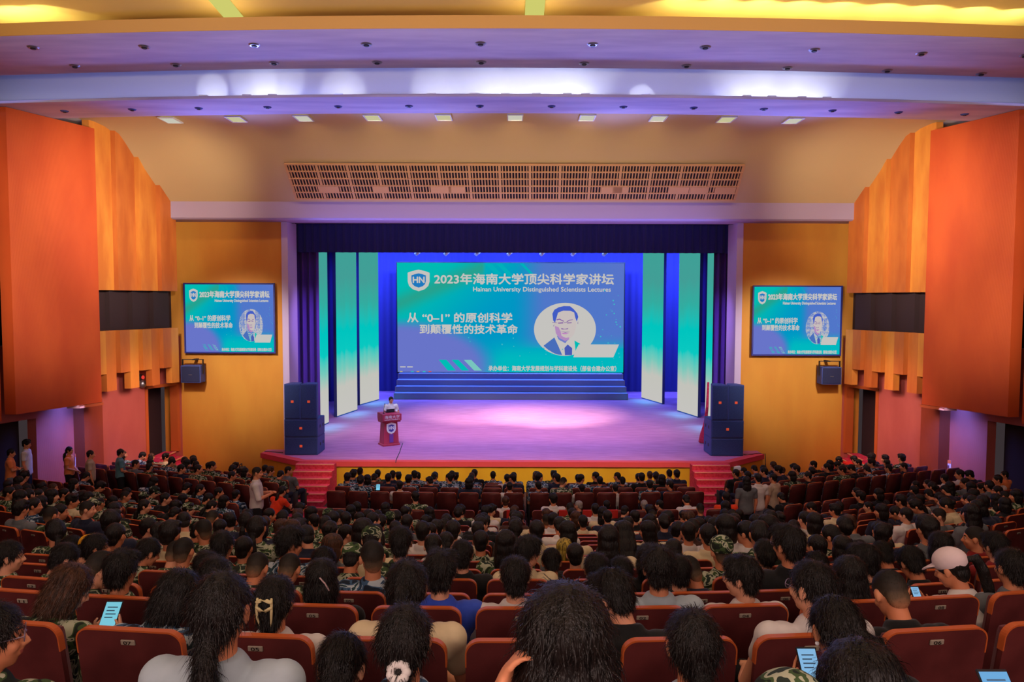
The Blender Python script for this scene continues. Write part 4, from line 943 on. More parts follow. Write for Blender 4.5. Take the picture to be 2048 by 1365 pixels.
def build_seats():
    CM = chair_meshes(); seats = seat_list()
    rank = {}
    for s in seats: rank.setdefault((s[0], s[1]), []).append(s[2])
    for v in rank.values(): v.sort()
    seats.sort(key=lambda s: seat_place(s[0], s[2])[0].length * 0 + (seat_place(s[0], s[2])[0] - Vector((0, 0, EYE))).length)
    rest = []
    for i, (r, block, x, num) in enumerate(seats):
        p, a = seat_place(r, x); k = rank[(r, block)].index(x)
        M = Matrix.Translation(p) @ Matrix.Rotation(a, 4, 'Z')
        parts = ['back_shell', 'wood_rim', 'back_cushion', 'seat_cushion'] + (['armresta', 'armrestb', 'side_framea', 'side_frameb', 'number_plate'] if r <= 8 else (['armresta', 'armrestb'] if r < 16 else []))
        if i >= 300:
            for nm in ('back_shell', 'wood_rim', 'back_cushion', 'seat_cushion', 'side_framea', 'side_frameb'): rest.append((CM[nm], M, [CM[nm].materials[0]]))
            continue
        root = empty('auditorium_chair', p, a)
        if r <= 2 and num < 20:
            lab = 'maroon chair with plate %02d, %s' % (num, place_label(r, block, k).replace(' block', ''))
        else: lab = 'maroon chair, %s' % place_label(r, block, k)
        tag(root, lab, 'chair', 'rows of maroon auditorium chairs')
        for nm in parts:
            o = bpy.data.objects.new(nm.rstrip('ab') if nm[:3] in ('arm', 'sid') else nm, CM[nm]); COL.objects.link(o); o.parent = root
            if nm == 'number_plate':
                d = bpy.data.objects.new('plate_digits', digits(num)); COL.objects.link(d); d.parent = o
    if rest:
        o = link('distant_seating', join_meshes('distant_seating', rest)); tag(o, 'far rows of maroon auditorium chairs below the stage', 'seating', kind='stuff')
    # red place cards over the backs of the first row behind the cross aisle
    for k, px in enumerate((1018, 1118, 1163, 1217)):
        x = (px - 1024) * 16.5 / F; p, a = seat_place(15, x)
        xs = sorted(rank[(15, 'centre')], key=lambda q: abs(q - x)); p, a = seat_place(15, xs[0])
        bm = bmesh.new(); dx = x - xs[0]
        box(bm, (-.10 + dx * .5, -.012, .80), (.10 + dx * .5, -.004, .982)); box(bm, (-.10 + dx * .5, -.012, .981), (.10 + dx * .5, .05, .987)); box(bm, (-.10 + dx * .5, .042, .86), (.10 + dx * .5, .05, .987))
        bmesh.ops.transform(bm, matrix=Matrix(((1, 0, 0, 0), (0, 1, -0.16, 0.157), (0, 0, 1, 0), (0, 0, 0, 1))), verts=bm.verts[:])
        o = obj('place_card', bm, mat('card_red', (214, 52, 44), .6)); o.location = p; o.rotation_euler = (0, 0, a)
        tag(o, 'red place card hung over a chair back, %s of four from left' % ORD[k], 'place card', 'red place cards')

# ================================================================ people
M_skin = mat('skin', (214, 140, 100), 0.55); vary(M_skin, (200, 124, 86), (222, 150, 110), 6)
M_skin2 = mat('skin_fair', (224, 160, 126), 0.55); vary(M_skin2, (216, 150, 116), (232, 170, 136), 6)
M_eye = mat('eye_white', (220, 216, 210), 0.3); M_iris = mat('iris_dark', (30, 20, 16), 0.2); M_lip = mat('lip', (176, 90, 80), 0.5); M_brow = mat('brow', (34, 26, 22), 0.8)
def hair_mat(name, c1, c2, rough=0.42):
    m = mat(name, c1, rough, spec=0.3); vary(m, c1, c2, 9, (6, 6, 0.7), detail=4, bump=0.5, bscale=30, rnd=True); return m
M_hair = hair_mat('black_hair', (13, 11, 11), (29, 23, 21))
M_hairb = hair_mat('brown_hair', (44, 28, 20), (84, 52, 34))
M_hairg = hair_mat('grey_hair', (120, 112, 110), (176, 166, 160))
M_hairy = hair_mat('dyed_yellow_hair', (70, 58, 20), (206, 178, 70))
M_crew = mat('cropped_hair', (70, 58, 44), 0.7)
def crew():
    m = M_crew; t = m.node_tree; L = t.links; b = t.nodes['Principled BSDF']
    tc = nd(m, 'ShaderNodeTexCoord'); sp = nd(m, 'ShaderNodeSeparateXYZ'); L.new(tc.outputs['Object'], sp.inputs[0])
    nz = nd(m, 'ShaderNodeTexNoise'); nz.inputs['Scale'].default_value = 40; L.new(tc.outputs['Object'], nz.inputs['Vector'])
    ad = nd(m, 'ShaderNodeMath', operation='MULTIPLY_ADD'); ad.inputs[1].default_value = 0.03; L.new(nz.outputs['Fac'], ad.inputs[0]); L.new(sp.outputs[2], ad.inputs[2])
    mr = nd(m, 'ShaderNodeMapRange'); mr.inputs[1].default_value = -0.07; mr.inputs[2].default_value = 0.115; L.new(ad.outputs[0], mr.inputs[0])
    cr = nd(m, 'ShaderNodeValToRGB'); e = cr.color_ramp.elements; e[0].position = 0; e[0].color = lin((176, 116, 80)); e[1].position = .85; e[1].color = lin((24, 19, 16))
    x = e.new(.3); x.color = lin((92, 72, 52)); x = e.new(.55); x.color = lin((54, 44, 34))
    L.new(mr.outputs[0], cr.inputs[0]); L.new(cr.outputs[0], b.inputs['Base Color'])
crew()
CLOTH = {}
def cloth(k, c, words, cam=None):
    if cam: m = camo('cloth_' + words.replace(' ', '_'), cam)
    else:
        m = mat('cloth_' + words.replace(' ', '_'), c, 0.9, sheen=0.1); d = tuple(max(0, v - 14) for v in c); vary(m, d, c, 7, bump=0.25, bscale=14)
    CLOTH[k] = (m, words)
GREEN = [(30, 38, 30), (62, 84, 48), (172, 176, 150), (40, 52, 44)]; BLUEC = [(26, 36, 52), (62, 92, 124), (176, 190, 198), (40, 66, 74)]
for k, c, wd in (('wht', (214, 208, 204), 'white shirt'), ('crm', (214, 196, 158), 'cream shirt'), ('blk', (24, 24, 26), 'black shirt'), ('blu', (56, 84, 196), 'bright blue shirt'),
                 ('gry', (104, 108, 112), 'grey shirt'), ('lgt', (166, 180, 188), 'pale grey blue shirt'), ('org', (240, 72, 30), 'orange red shirt'), ('red', (140, 34, 34), 'dark red shirt'),
                 ('tea', (96, 140, 150), 'teal polo shirt'), ('bei', (190, 170, 146), 'beige shirt'), ('pnk', (230, 60, 110), 'pink top'), ('orp', (240, 138, 80), 'light orange shirt'), ('nvy', (34, 38, 60), 'navy shirt'), ('brn', (70, 44, 36), 'brown shirt')):
    cloth(k, c, wd)
cloth('cam', None, 'green camouflage', GREEN); cloth('cab', None, 'blue camouflage', BLUEC)
M_trs = {k: mat('trousers_' + k, c, .9) for k, c in (('black', (26, 26, 30)), ('grey', (110, 112, 120)), ('navy', (32, 34, 52)))}
M_shoe = mat('shoe_dark', (40, 38, 40), .6)

def R3(yaw=0, pitch=0, roll=0):
    """head attitude: yaw positive to the person's left, pitch positive bows"""
    return Matrix.Rotation(math.radians(yaw), 3, 'Z') @ Matrix.Rotation(math.radians(-pitch), 3, 'X') @ Matrix.Rotation(math.radians(roll), 3, 'Y')

def add_head(bm, H, R):
    T = lambda v: H + R @ Vector(v)
    E = lambda c, r, rot=None, sub=3: ell(bm, T(c), r, R if rot is None else R @ rot, sub)
    E((0, -.008, .03), (.076, .094, .092)); E((0, .018, -.03), (.062, .070, .082)); E((0, .046, -.086), (.033, .032, .026)); E((0, .03, -.06), (.055, .05, .04))
    tube(bm, [T((0, .082, .02)), T((0, .096, -.005)), T((0, .106, -.026))], [.009, .011, .014], 10)
    E((-.012, .094, -.03), (.01, .012, .009), sub=2); E((.012, .094, -.03), (.01, .012, .009), sub=2)
    E((0, .073, .034), (.052, .018, .011)); E((0, .084, -.056), (.023, .013, .0065)); E((0, .083, -.066), (.02, .013, .0065))
    for s in (-1, 1):
        E((s * .031, .072, .012), (.0155, .015, .012), sub=2)
        E((s * .04, .06, -.025), (.022, .025, .022), sub=2)
        rot = Matrix.Rotation(s * -.35, 3, 'Z'); E((s * .079, -.008, .0), (.010, .022, .033), rot, 2); E((s * .08, -.006, -.022), (.009, .014, .015), rot, 2); E((s * .085, -.015, .005), (.006, .016, .027), rot, 2)

def add_hand(bm, W, d, up, s, curl=0.5, size=1.0):
    """palm, four fingers and a thumb; d: direction from the wrist, up: back of the hand, s: side the thumb is on (+1 or -1)"""
    d = d.normalized(); up = (up - d * up.dot(d)).normalized(); side = d.cross(up) * s; k = size
    pc = W + d * .045 * k
    M3 = Matrix((side, d, up)).transposed()
    ell(bm, pc, (.040 * k, .050 * k, .016 * k), M3, 3); ell(bm, W + d * .015, (.028, .03, .02), M3, 2)
    for j, L in enumerate((.070, .078, .072, .056)):
        off = (.0285 - .019 * j) * k; base = W + d * .082 * k + side * off; spread = (d + side * (off * 2.2)).normalized()
        pts = [base]; dirn = spread
        for q, f in enumerate((.45, .32, .23)):
            a = curl * (0.55 + 0.35 * q); dirn = (dirn * math.cos(a) - up * math.sin(a)).normalized(); pts.append(pts[-1] + dirn * L * f * k)
        tube(bm, pts, [.0088 * k, .0082 * k, .0075 * k, .0066 * k], 8)
    tb = W + d * .03 * k + side * .032 * k; td = (d * .62 + side * .75 - up * .2).normalized(); t2 = (d * .9 + side * .3 - up * .3).normalized()
    tube(bm, [tb, tb + td * .032 * k, tb + td * .032 * k + t2 * .028 * k], [.0115 * k, .010 * k, .0082 * k], 8)

POSE = {}
def make_pose(key, spine, head, arms, legs, fem=False, sleeve=0.55, shorts=False, detail=False, hem=0.0, curl=0.6, thumbs=None):
    """spine: pelvis, waist, chest, neck base; arms/legs: (left, right) joint triples"""
    P, Wst, C, N = [Vector(v) for v in spine]; R = R3(*head); H = N + R @ Vector((0, .022, .155)) + (N - C).normalized() * 0.0
    k = .9 if fem else 1.0
    top = C + (N - C) * .62
    tors = [(P + (P - Wst) * .35, (.15, .105)), (P, (.168, .122)), (Wst, (.138 * k, .108)), (C, (.166 * k, .118)), (top, (.158 * k, .09)), (N - (N - C) * .12, (.085, .066)), (N, (.06, .058))]
    bm = bmesh.new()
    tube(bm, [t[0] for t in tors], [t[1] for t in tors], 20)
    tube(bm, [N - (N - C) * .3, N, H + R @ Vector((0, -.018, -.06)), H + R @ Vector((0, -.02, .0))], [(.066, .062), (.056, .058), (.053, .056), (.05, .05)], 16)
    add_head(bm, H, R)
    Pt = []
    for s, arm in zip((-1, 1), arms):
        S_, E_, W_ = [Vector(v) for v in arm[:3]]
        ell(bm, S_, (.06, .06, .06)); ell(bm, S_ + (C - S_) * .28, (.075, .075, .075))
        tube(bm, [S_, S_.lerp(E_, .45), E_, E_.lerp(W_, .3), W_], [.054 * k, .046 * k, .039 * k, .041 * k, .027 * k], 14, ref=(0, 1, 0))
        d = Vector(arm[3]) if len(arm) > 3 else (W_ - E_); up = Vector(arm[4]) if len(arm) > 4 else Vector((0, 0, 1))
        add_hand(bm, W_, d, up, (arm[5] if len(arm) > 5 else -s), curl, 1.0 if not fem else .92)
    for s, leg in zip((-1, 1), legs):
        Hp, K, A, Toe = [Vector(v) for v in leg]
        tube(bm, [Hp, Hp.lerp(K, .5), K, K.lerp(A, .3), A], [.088, .074, .056, .055, .036], 14, ref=(1, 0, 0))
        tube(bm, [A + Vector((0, -.02, -.02)), A.lerp(Toe, .5) + Vector((0, 0, -.01)), Toe], [.038, .036, .026], 10)
    body = fuse(bm, .0065 if detail else .0085, 4, [.35] if detail else [.16], 'person_' + key)
    body = body[1]
    paint(body, H, R)
    bm = bmesh.new(); g = .015
    lst = [(P + (P - Wst) * hem, (.172 + g, .126 + g)) if hem else (P + (P - Wst) * .1, (.172 + g, .126 + g)), (Wst, (.15 * k + g, .116 + g)), (C, (.168 * k + g, .12 + g)), (top, (.160 * k + g, .094 + g)), (N - (N - C) * .17, (.088 + g, .068 + g))]
    tube(bm, [t[0] for t in lst], [t[1] for t in lst], 20)
    for arm in arms:
        S_, E_, W_ = [Vector(v) for v in arm[:3]]
        ell(bm, S_, (.06 + g,) * 3); ell(bm, S_ + (C - S_) * .28, (.078 + g,) * 3)
        if sleeve <= 1: tube(bm, [S_, S_.lerp(E_, sleeve * .6), S_.lerp(E_, sleeve)], [.056 * k + g, .05 * k + g, .048 * k + g], 14, ref=(0, 1, 0))
        else: tube(bm, [S_, S_.lerp(E_, .5), E_, E_.lerp(W_, .35), W_.lerp(E_, .06)], [.056 * k + g, .048 * k + g, .043 * k + g, .044 * k + g, .034 + g * .7], 14, ref=(0, 1, 0))
    # neckline
    Mn = (N - C).normalized()
    tube(bm, [N - (N - C) * .22, N - (N - C) * .06], [(.076, .07), (.064, .064)], 18)
    shirt = fuse(bm, .010, 3, [.35], 'shirt_' + key)[1]
    bm = bmesh.new()
    tube(bm, [P + (P - Wst) * .32, P + (Wst - P) * .45], [(.172, .13), (.160, .128)], 18)
    for leg in legs:
        Hp, K, A, Toe = [Vector(v) for v in leg]
        if shorts: tube(bm, [Hp, Hp.lerp(K, .5), Hp.lerp(K, .92)], [.102, .092, .086], 14)
        else: tube(bm, [Hp, Hp.lerp(K, .5), K, K.lerp(A, .35), A + (K - A) * .05], [.102, .088, .07, .066, .056], 14)
    trs = fuse(bm, .012, 3, [.35], 'trousers_' + key)[1]
    bm = bmesh.new()
    for leg in legs:
        Hp, K, A, Toe = [Vector(v) for v in leg]
        tube(bm, [A + Vector((0, -.03, -.03)), A.lerp(Toe, .5) + Vector((0, 0, -.012)), Toe + (Toe - A).normalized() * .01], [(.044, .045), (.046, .042), (.038, .03)], 12)
    sh = fuse(bm, .010, 2, [.4], 'shoe_' + key)[1]
    for me, m in ((shirt, CLOTH['wht'][0]), (trs, M_trs['black']), (sh, M_shoe)): me.materials.append(m)
    POSE[key] = dict(body=body, shirt=shirt, trousers=trs, shoes=sh, H=H, R=R, top=H.z + .125)

def paint(me, H, R):
    for m in (M_skin, M_lip, M_eye, M_iris, M_brow): me.materials.append(m)
    Ri = R.transposed()
    for p in me.polygons:
        v = Ri @ (p.center - H)
        if v.y < .04 or abs(v.z) > .12: continue
        for s in (-1, 1):
            q = ((v.x - s * .031) / .013) ** 2 + ((v.z - .011) / .0065) ** 2
            if q < 1 and v.y > .07: p.material_index = 3 if ((v.x - s * .031) / .006) ** 2 + ((v.z - .011) / .0075) ** 2 < 1 else 2
            if abs(v.x - s * .032) < .02 and abs(v.z - .036) < .0045 and v.y > .07: p.material_index = 4
        if abs(v.x) < .022 and abs(v.z + .061) < .0095 and v.y > .085: p.material_index = 1

def ruffle(me, amp, f=22.0, seed=0):
    n = len(me.vertices); co = np.empty(3 * n, dtype=np.float32); no = np.empty(3 * n, dtype=np.float32)
    me.vertices.foreach_get('co', co); me.vertices.foreach_get('normal', no); co = co.reshape(-1, 3); no = no.reshape(-1, 3)
    k = np.array([noise.noise(Vector((float(p[0]) * f, float(p[1]) * f, float(p[2]) * f * .35 + seed))) + .6 * noise.noise(Vector((float(p[0]) * f * 3, float(p[1]) * f * 3, float(p[2]) * f * .8 + seed))) for p in co])
    co += no * (k[:, None] * amp); me.vertices.foreach_set('co', co.ravel()); me.update()

HAIR = {}; NEAR = {}
def strands(src, key, cropped, long_):
    """the same hair with loose strands combed away from the crown, for the people close by"""
    rnd = random.Random(len(NEAR) + 5); crown = Vector((.01, -.035, .15)); bm = bmesh.new(); bm.from_mesh(src); bm.faces.ensure_lookup_table()
    fs = list(bm.faces); areas = [f.calc_area() for f in fs]
    for f in rnd.choices(fs, areas, k=1200 if cropped else 4200):
        c = f.calc_center_median(); n = f.normal.copy()
        t = c - crown
        if c.z < .0: t = Vector((c.x * .15, -.02, -1))
        t = t - n * t.dot(n)
        if t.length < 1e-4: continue
        t.normalize(); t = (t + Vector((rnd.gauss(0, .28), rnd.gauss(0, .28), rnd.gauss(0, .18)))).normalized()
        L = rnd.uniform(.006, .012) if cropped else rnd.uniform(.02, .05) * (1.5 if long_ and c.z < .03 else 1.0)
        lift = rnd.uniform(.001, .004) if cropped else rnd.choice((.002, .004, .006, .011)); wd = t.cross(n).normalized() * rnd.uniform(.0007, .0013)
        p0 = c - n * .002; p1 = c + t * L * .5 + n * (lift * .8); p2 = c + t * L + n * lift * .6 + Vector((0, 0, -.15 * L))
        a = [bm.verts.new(p0 - wd), bm.verts.new(p0 + wd), bm.verts.new(p1 + wd), bm.verts.new(p1 - wd), bm.verts.new(p2)]
        bm.faces.new((a[0], a[1], a[2], a[3])); bm.faces.new((a[3], a[2], a[4]))
    me = bpy.data.meshes.new('hair_near_' + key); bm.to_mesh(me); bm.free(); me.materials.append(src.materials[0])
    me.polygons.foreach_set('use_smooth', [True] * len(me.polygons))
    return me

def make_hair(key, parts, tubes=(), m=None, amp=.0045, vox=.006):
    bm = bmesh.new()
    for c, r in parts: ell(bm, Vector(c), r, None, 3)
    for pts, rad in tubes: tube(bm, pts, rad, 12)
    me = fuse(bm, vox, 3, [.4], 'hair_' + key)[1]; ruffle(me, amp, 24, len(HAIR)); me.materials.append(m or M_hair)
    HAIR[key] = me
    NEAR[key] = strands(me, key, key in ('cr',), key in ('lng', 'pny', 'pnr', 'bob', 'captail'))

def build_hair():
    base = [((0, -.018, .042), (.088, .101, .094)), ((0, -.066, -.02), (.066, .042, .062))]
    thick = [((0, -.016, .05), (.096, .108, .098)), ((0, -.06, -.01), (.076, .05, .07)), ((.03, .02, .1), (.06, .07, .04)), ((-.03, .03, .1), (.05, .06, .04))]
    make_hair('sh', base); make_hair('th', thick, amp=.007)
    make_hair('cr', [((0, -.014, .040), (.081, .097, .090)), ((0, -.06, -.015), (.064, .042, .07))], m=M_crew, amp=.0015)
    bobp = [((0, -.014, .045), (.096, .106, .096)), ((0, -.055, -.04), (.094, .066, .10)), ((-.07, -.01, -.04), (.03, .055, .1)), ((.07, -.01, -.04), (.03, .055, .1)), ((0, -.06, -.1), (.085, .05, .06))]
    make_hair('bob', bobp, amp=.006)
    make_hair('lng', bobp + [((0, -.075, -.14), (.098, .05, .13)), ((0, -.085, -.26), (.09, .04, .13)), ((-.075, -.04, -.15), (.03, .045, .13)), ((.075, -.04, -.15), (.03, .045, .13))], amp=.007)
    make_hair('pny', base + [((0, -.05, .02), (.09, .075, .085)), ((0, -.085, -.03), (.05, .04, .05))], [([(0, -.10, -.045), (.005, -.135, -.10), (.012, -.14, -.18), (.016, -.13, -.28), (.012, -.125, -.36)], [.022, .036, .044, .036, .014])], amp=.006)
    make_hair('pnr', base + [((0, -.05, .02), (.09, .075, .085)), ((.03, -.085, -.02), (.05, .04, .05))], [([(.04, -.09, -.02), (.075, -.12, -.05), (.10, -.12, -.14), (.10, -.10, -.24)], [.02, .04, .042, .014])], amp=.006)
    make_hair('bun', base + [((0, -.05, .02), (.09, .075, .085)), ((0, -.118, .015), (.046, .038, .044))], amp=.005)
    make_hair('clip', base + [((0, -.055, .02), (.094, .078, .09)), ((0, -.085, -.05), (.062, .045, .062)), ((0, -.105, .0), (.045, .03, .07))], amp=.006)
    # long tail pulled through the back of a cap
    make_hair('captail', base, [([(.02, -.10, .06), (.05, -.155, .055), (.075, -.165, -.03), (.10, -.15, -.14), (.13, -.13, -.27), (.14, -.12, -.38)], [.018, .034, .036, .036, .034, .012])], amp=.005)
    # brimmed caps (clothing)
    for key, m in (('camocap', CLOTH['cam'][0]), ('whitecap', mat('cap_pale_pink', (224, 204, 206), .8)), ('greycap', mat('cap_lilac', (170, 160, 190), .8))):
        bm = bmesh.new(); ell(bm, Vector((0, -.012, .062)), (.097, .112, .092), None, 3)
        tube(bm, [(0, .07, .045), (0, .12, .04), (0, .165, .025)], [(.075, .012), (.075, .010), (.05, .008)], 16)
        bmesh.ops.recalc_face_normals(bm, faces=bm.faces[:])
        for v in bm.verts:
            if v.co.z < .018: v.co.z = .018 + (v.co.z - .018) * .04
        me = fuse(bm, .006, 2, [.5], 'cap_' + key)[1]; me.materials.append(m); HAIR[key] = me

def build_poses():
    legs = (((-.09, .27, .50), (-.13, .66, .51), (-.13, .63, .10), (-.14, .78, .035)), ((.09, .27, .50), (.13, .66, .51), (.13, .63, .10), (.14, .78, .035)))
    sp = ((0, .26, .53), (0, .22, .68), (0, .175, .84), (0, .165, .985))
    spb = ((0, .27, .53), (0, .25, .67), (0, .24, .82), (0, .285, .95))
    lap = (((-.20, .185, .915), (-.25, .27, .665), (-.10, .47, .60)), ((.20, .185, .915), (.25, .27, .665), (.10, .47, .60)))
    lapb = (((-.20, .25, .89), (-.25, .36, .65), (-.09, .56, .62)), ((.20, .25, .89), (.25, .36, .65), (.09, .56, .62)))
    phone = (((-.20, .25, .89), (-.23, .40, .66), (-.075, .56, .76), (.3, .5, .6), (-.6, .6, .3)), ((.20, .25, .89), (.23, .40, .66), (.075, .56, .76), (-.3, .5, .6), (.6, .6, .3)))
    make_pose('u', sp, (0, 3), lap, legs); make_pose('l', sp, (52, 4), lap, legs); make_pose('r', sp, (-52, 4), lap, legs)
    make_pose('hl', sp, (22, 2), lap, legs, detail=True); make_pose('b', spb, (0, 32), lapb, legs); make_pose('bl', spb, (38, 26), lapb, legs, detail=True); make_pose('br', spb, (-38, 26), lapb, legs, detail=True)
    sl = ((0, .34, .52), (0, .27, .63), (0, .21, .75), (0, .27, .86))
    make_pose('sl', sl, (0, 30), (((-.20, .2, .80), (-.25, .33, .62), (-.09, .54, .62)), ((.20, .2, .80), (.25, .33, .62), (.09, .54, .62))), legs, detail=True)
    make_pose('ph', spb, (-4, 30), phone, legs, True, detail=True, curl=.18)
    def shift(arms, dx): return tuple((a[0], (a[1][0] + dx * .5, a[1][1], a[1][2]), (a[2][0] + dx, a[2][1] - .02, a[2][2]), a[3], a[4]) for a in arms)
    make_pose('pr', spb, (-36, 28), shift(phone, .13), legs, True, detail=True, curl=.18); make_pose('pl', spb, (30, 20), shift(phone, -.12), legs, True, detail=True, curl=.18)
    make_pose('fu', sp, (0, 4), lap, legs, True, detail=True)
    # hand raised to the side of the head
    rh = (((-.19, .17, .915), (-.30, .22, .78), (-.135, .155, 1.06), (.25, -.05, .7), (-.9, .2, .3)), lap[1])
    make_pose('rh', sp, (0, 5), rh, legs, True, detail=True)
    # wide shouldered man leaning back, bare arms hanging over the armrests
    wide = (((-.215, .18, .92), (-.30, .24, .665), (-.20, .47, .63)), ((.215, .18, .92), (.30, .24, .665), (.20, .47, .63)))
    make_pose('wide', sp, (30, 4), wide, legs, detail=True, sleeve=.35)
    # standing people
    stl = (((-.09, 0, .88), (-.10, .02, .48), (-.10, -.02, .09), (-.12, .14, .03)), ((.09, 0, .88), (.10, .02, .48), (.10, -.02, .09), (.12, .14, .03)))
    ss = ((0, 0, .93), (0, .01, 1.10), (0, .0, 1.27), (0, -.005, 1.43))
    hang = (((-.20, 0, 1.36), (-.245, -.01, 1.09), (-.235, .06, .85)), ((.20, 0, 1.36), (.245, -.01, 1.09), (.235, .06, .85)))
    clasp = (((-.20, 0, 1.36), (-.25, .02, 1.10), (-.05, .22, .96)), ((.20, 0, 1.36), (.25, .02, 1.10), (.05, .23, .97)))
    crossed = (((-.20, 0, 1.36), (-.25, .08, 1.12), (.06, .20, 1.15)), ((.20, 0, 1.36), (.25, .08, 1.12), (-.06, .23, 1.12)))
    hold = (((-.20, 0, 1.36), (-.25, .06, 1.10), (-.05, .28, 1.17)), ((.20, 0, 1.36), (.25, .06, 1.10), (.05, .28, 1.15)))
    make_pose('st_hang', ss, (0, 3), hang, stl, detail=True, hem=.25); make_pose('st_clasp', ss, (10, 6), clasp, stl, detail=True); make_pose('st_clasp_w', ss, (-10, 4), clasp, stl, True, detail=True)
    make_pose('st_cross', ss, (-6, 8), crossed, stl, detail=True, hem=.5, shorts=True); make_pose('st_shorts', ss, (-20, 3), hang, stl, detail=True, hem=.6, shorts=True)
    make_pose('st_hold', ss, (-8, 4), hold, stl, detail=True, sleeve=.98); make_pose('st_talk', ss, (0, 6), (((-.20, 0, 1.36), (-.27, .06, 1.12), (-.22, .28, 1.12)), ((.20, 0, 1.36), (.27, .06, 1.12), (.20, .30, 1.13))), stl, detail=True)
    # crouching in the aisle
    cl = (((-.09, -.02, .42), (-.16, .36, .50), (-.14, .12, .10), (-.15, .28, .035)), ((.09, -.02, .42), (.16, .36, .50), (.14, .12, .10), (.15, .28, .035)))
    make_pose('crouch', ((0, -.02, .42), (0, .08, .56), (0, .18, .70), (0, .26, .83)), (0, 20), (((-.19, .2, .78), (-.24, .36, .58), (-.1, .5, .60)), ((.19, .2, .78), (.24, .36, .58), (.1, .5, .60))), cl, True, shorts=True)

PEOPLE_ROWS = []
def person(pose, loc, rz, hair, shirt, label, scale=1.0, group=None, trousers='black', skin=None, hairmat=None, extra=(), cap=None, near=False):
    P = POSE[pose]
    b = bpy.data.objects.new('person', P['body']); COL.objects.link(b); b.location = loc; b.rotation_euler = (0, 0, rz); b.scale = (scale,) * 3
    tag(b, label, 'person', group)
    if skin:
        b.material_slots[0].link = 'OBJECT'; b.material_slots[0].material = skin
    HM = Matrix.Translation(P['H']) @ P['R'].to_4x4()
    def child(nm, me, m=None, M=None):
        o = bpy.data.objects.new(nm, me); COL.objects.link(o); o.parent = b
        if M is not None: o.matrix_local = M
        if m is not None:
            o.material_slots[0].link = 'OBJECT'; o.material_slots[0].material = m
        return o
    child('hair', (NEAR if near and not cap else HAIR)[hair], hairmat, HM); child('shirt', P['shirt'], CLOTH[shirt][0])
    child('trousers', P['trousers'], CLOTH[shirt][0] if shirt in ('cam', 'cab') else M_trs[trousers])
    if pose.startswith('st') or pose == 'crouch': child('shoes', P['shoes'])
    if cap: child('cap', HAIR[cap], None, HM)
    for nm, me in extra: child(nm, me, None, HM)
    return b
# ================================================================ the audience
HW = {'sh': 'short-haired', 'th': 'thick-haired', 'cr': 'crew-cut', 'bob': 'bob-haired', 'lng': 'long-haired', 'pny': 'ponytailed', 'pnr': 'ponytailed', 'bun': 'bun-haired', 'clip': 'pinned-up', 'captail': 'capped'}
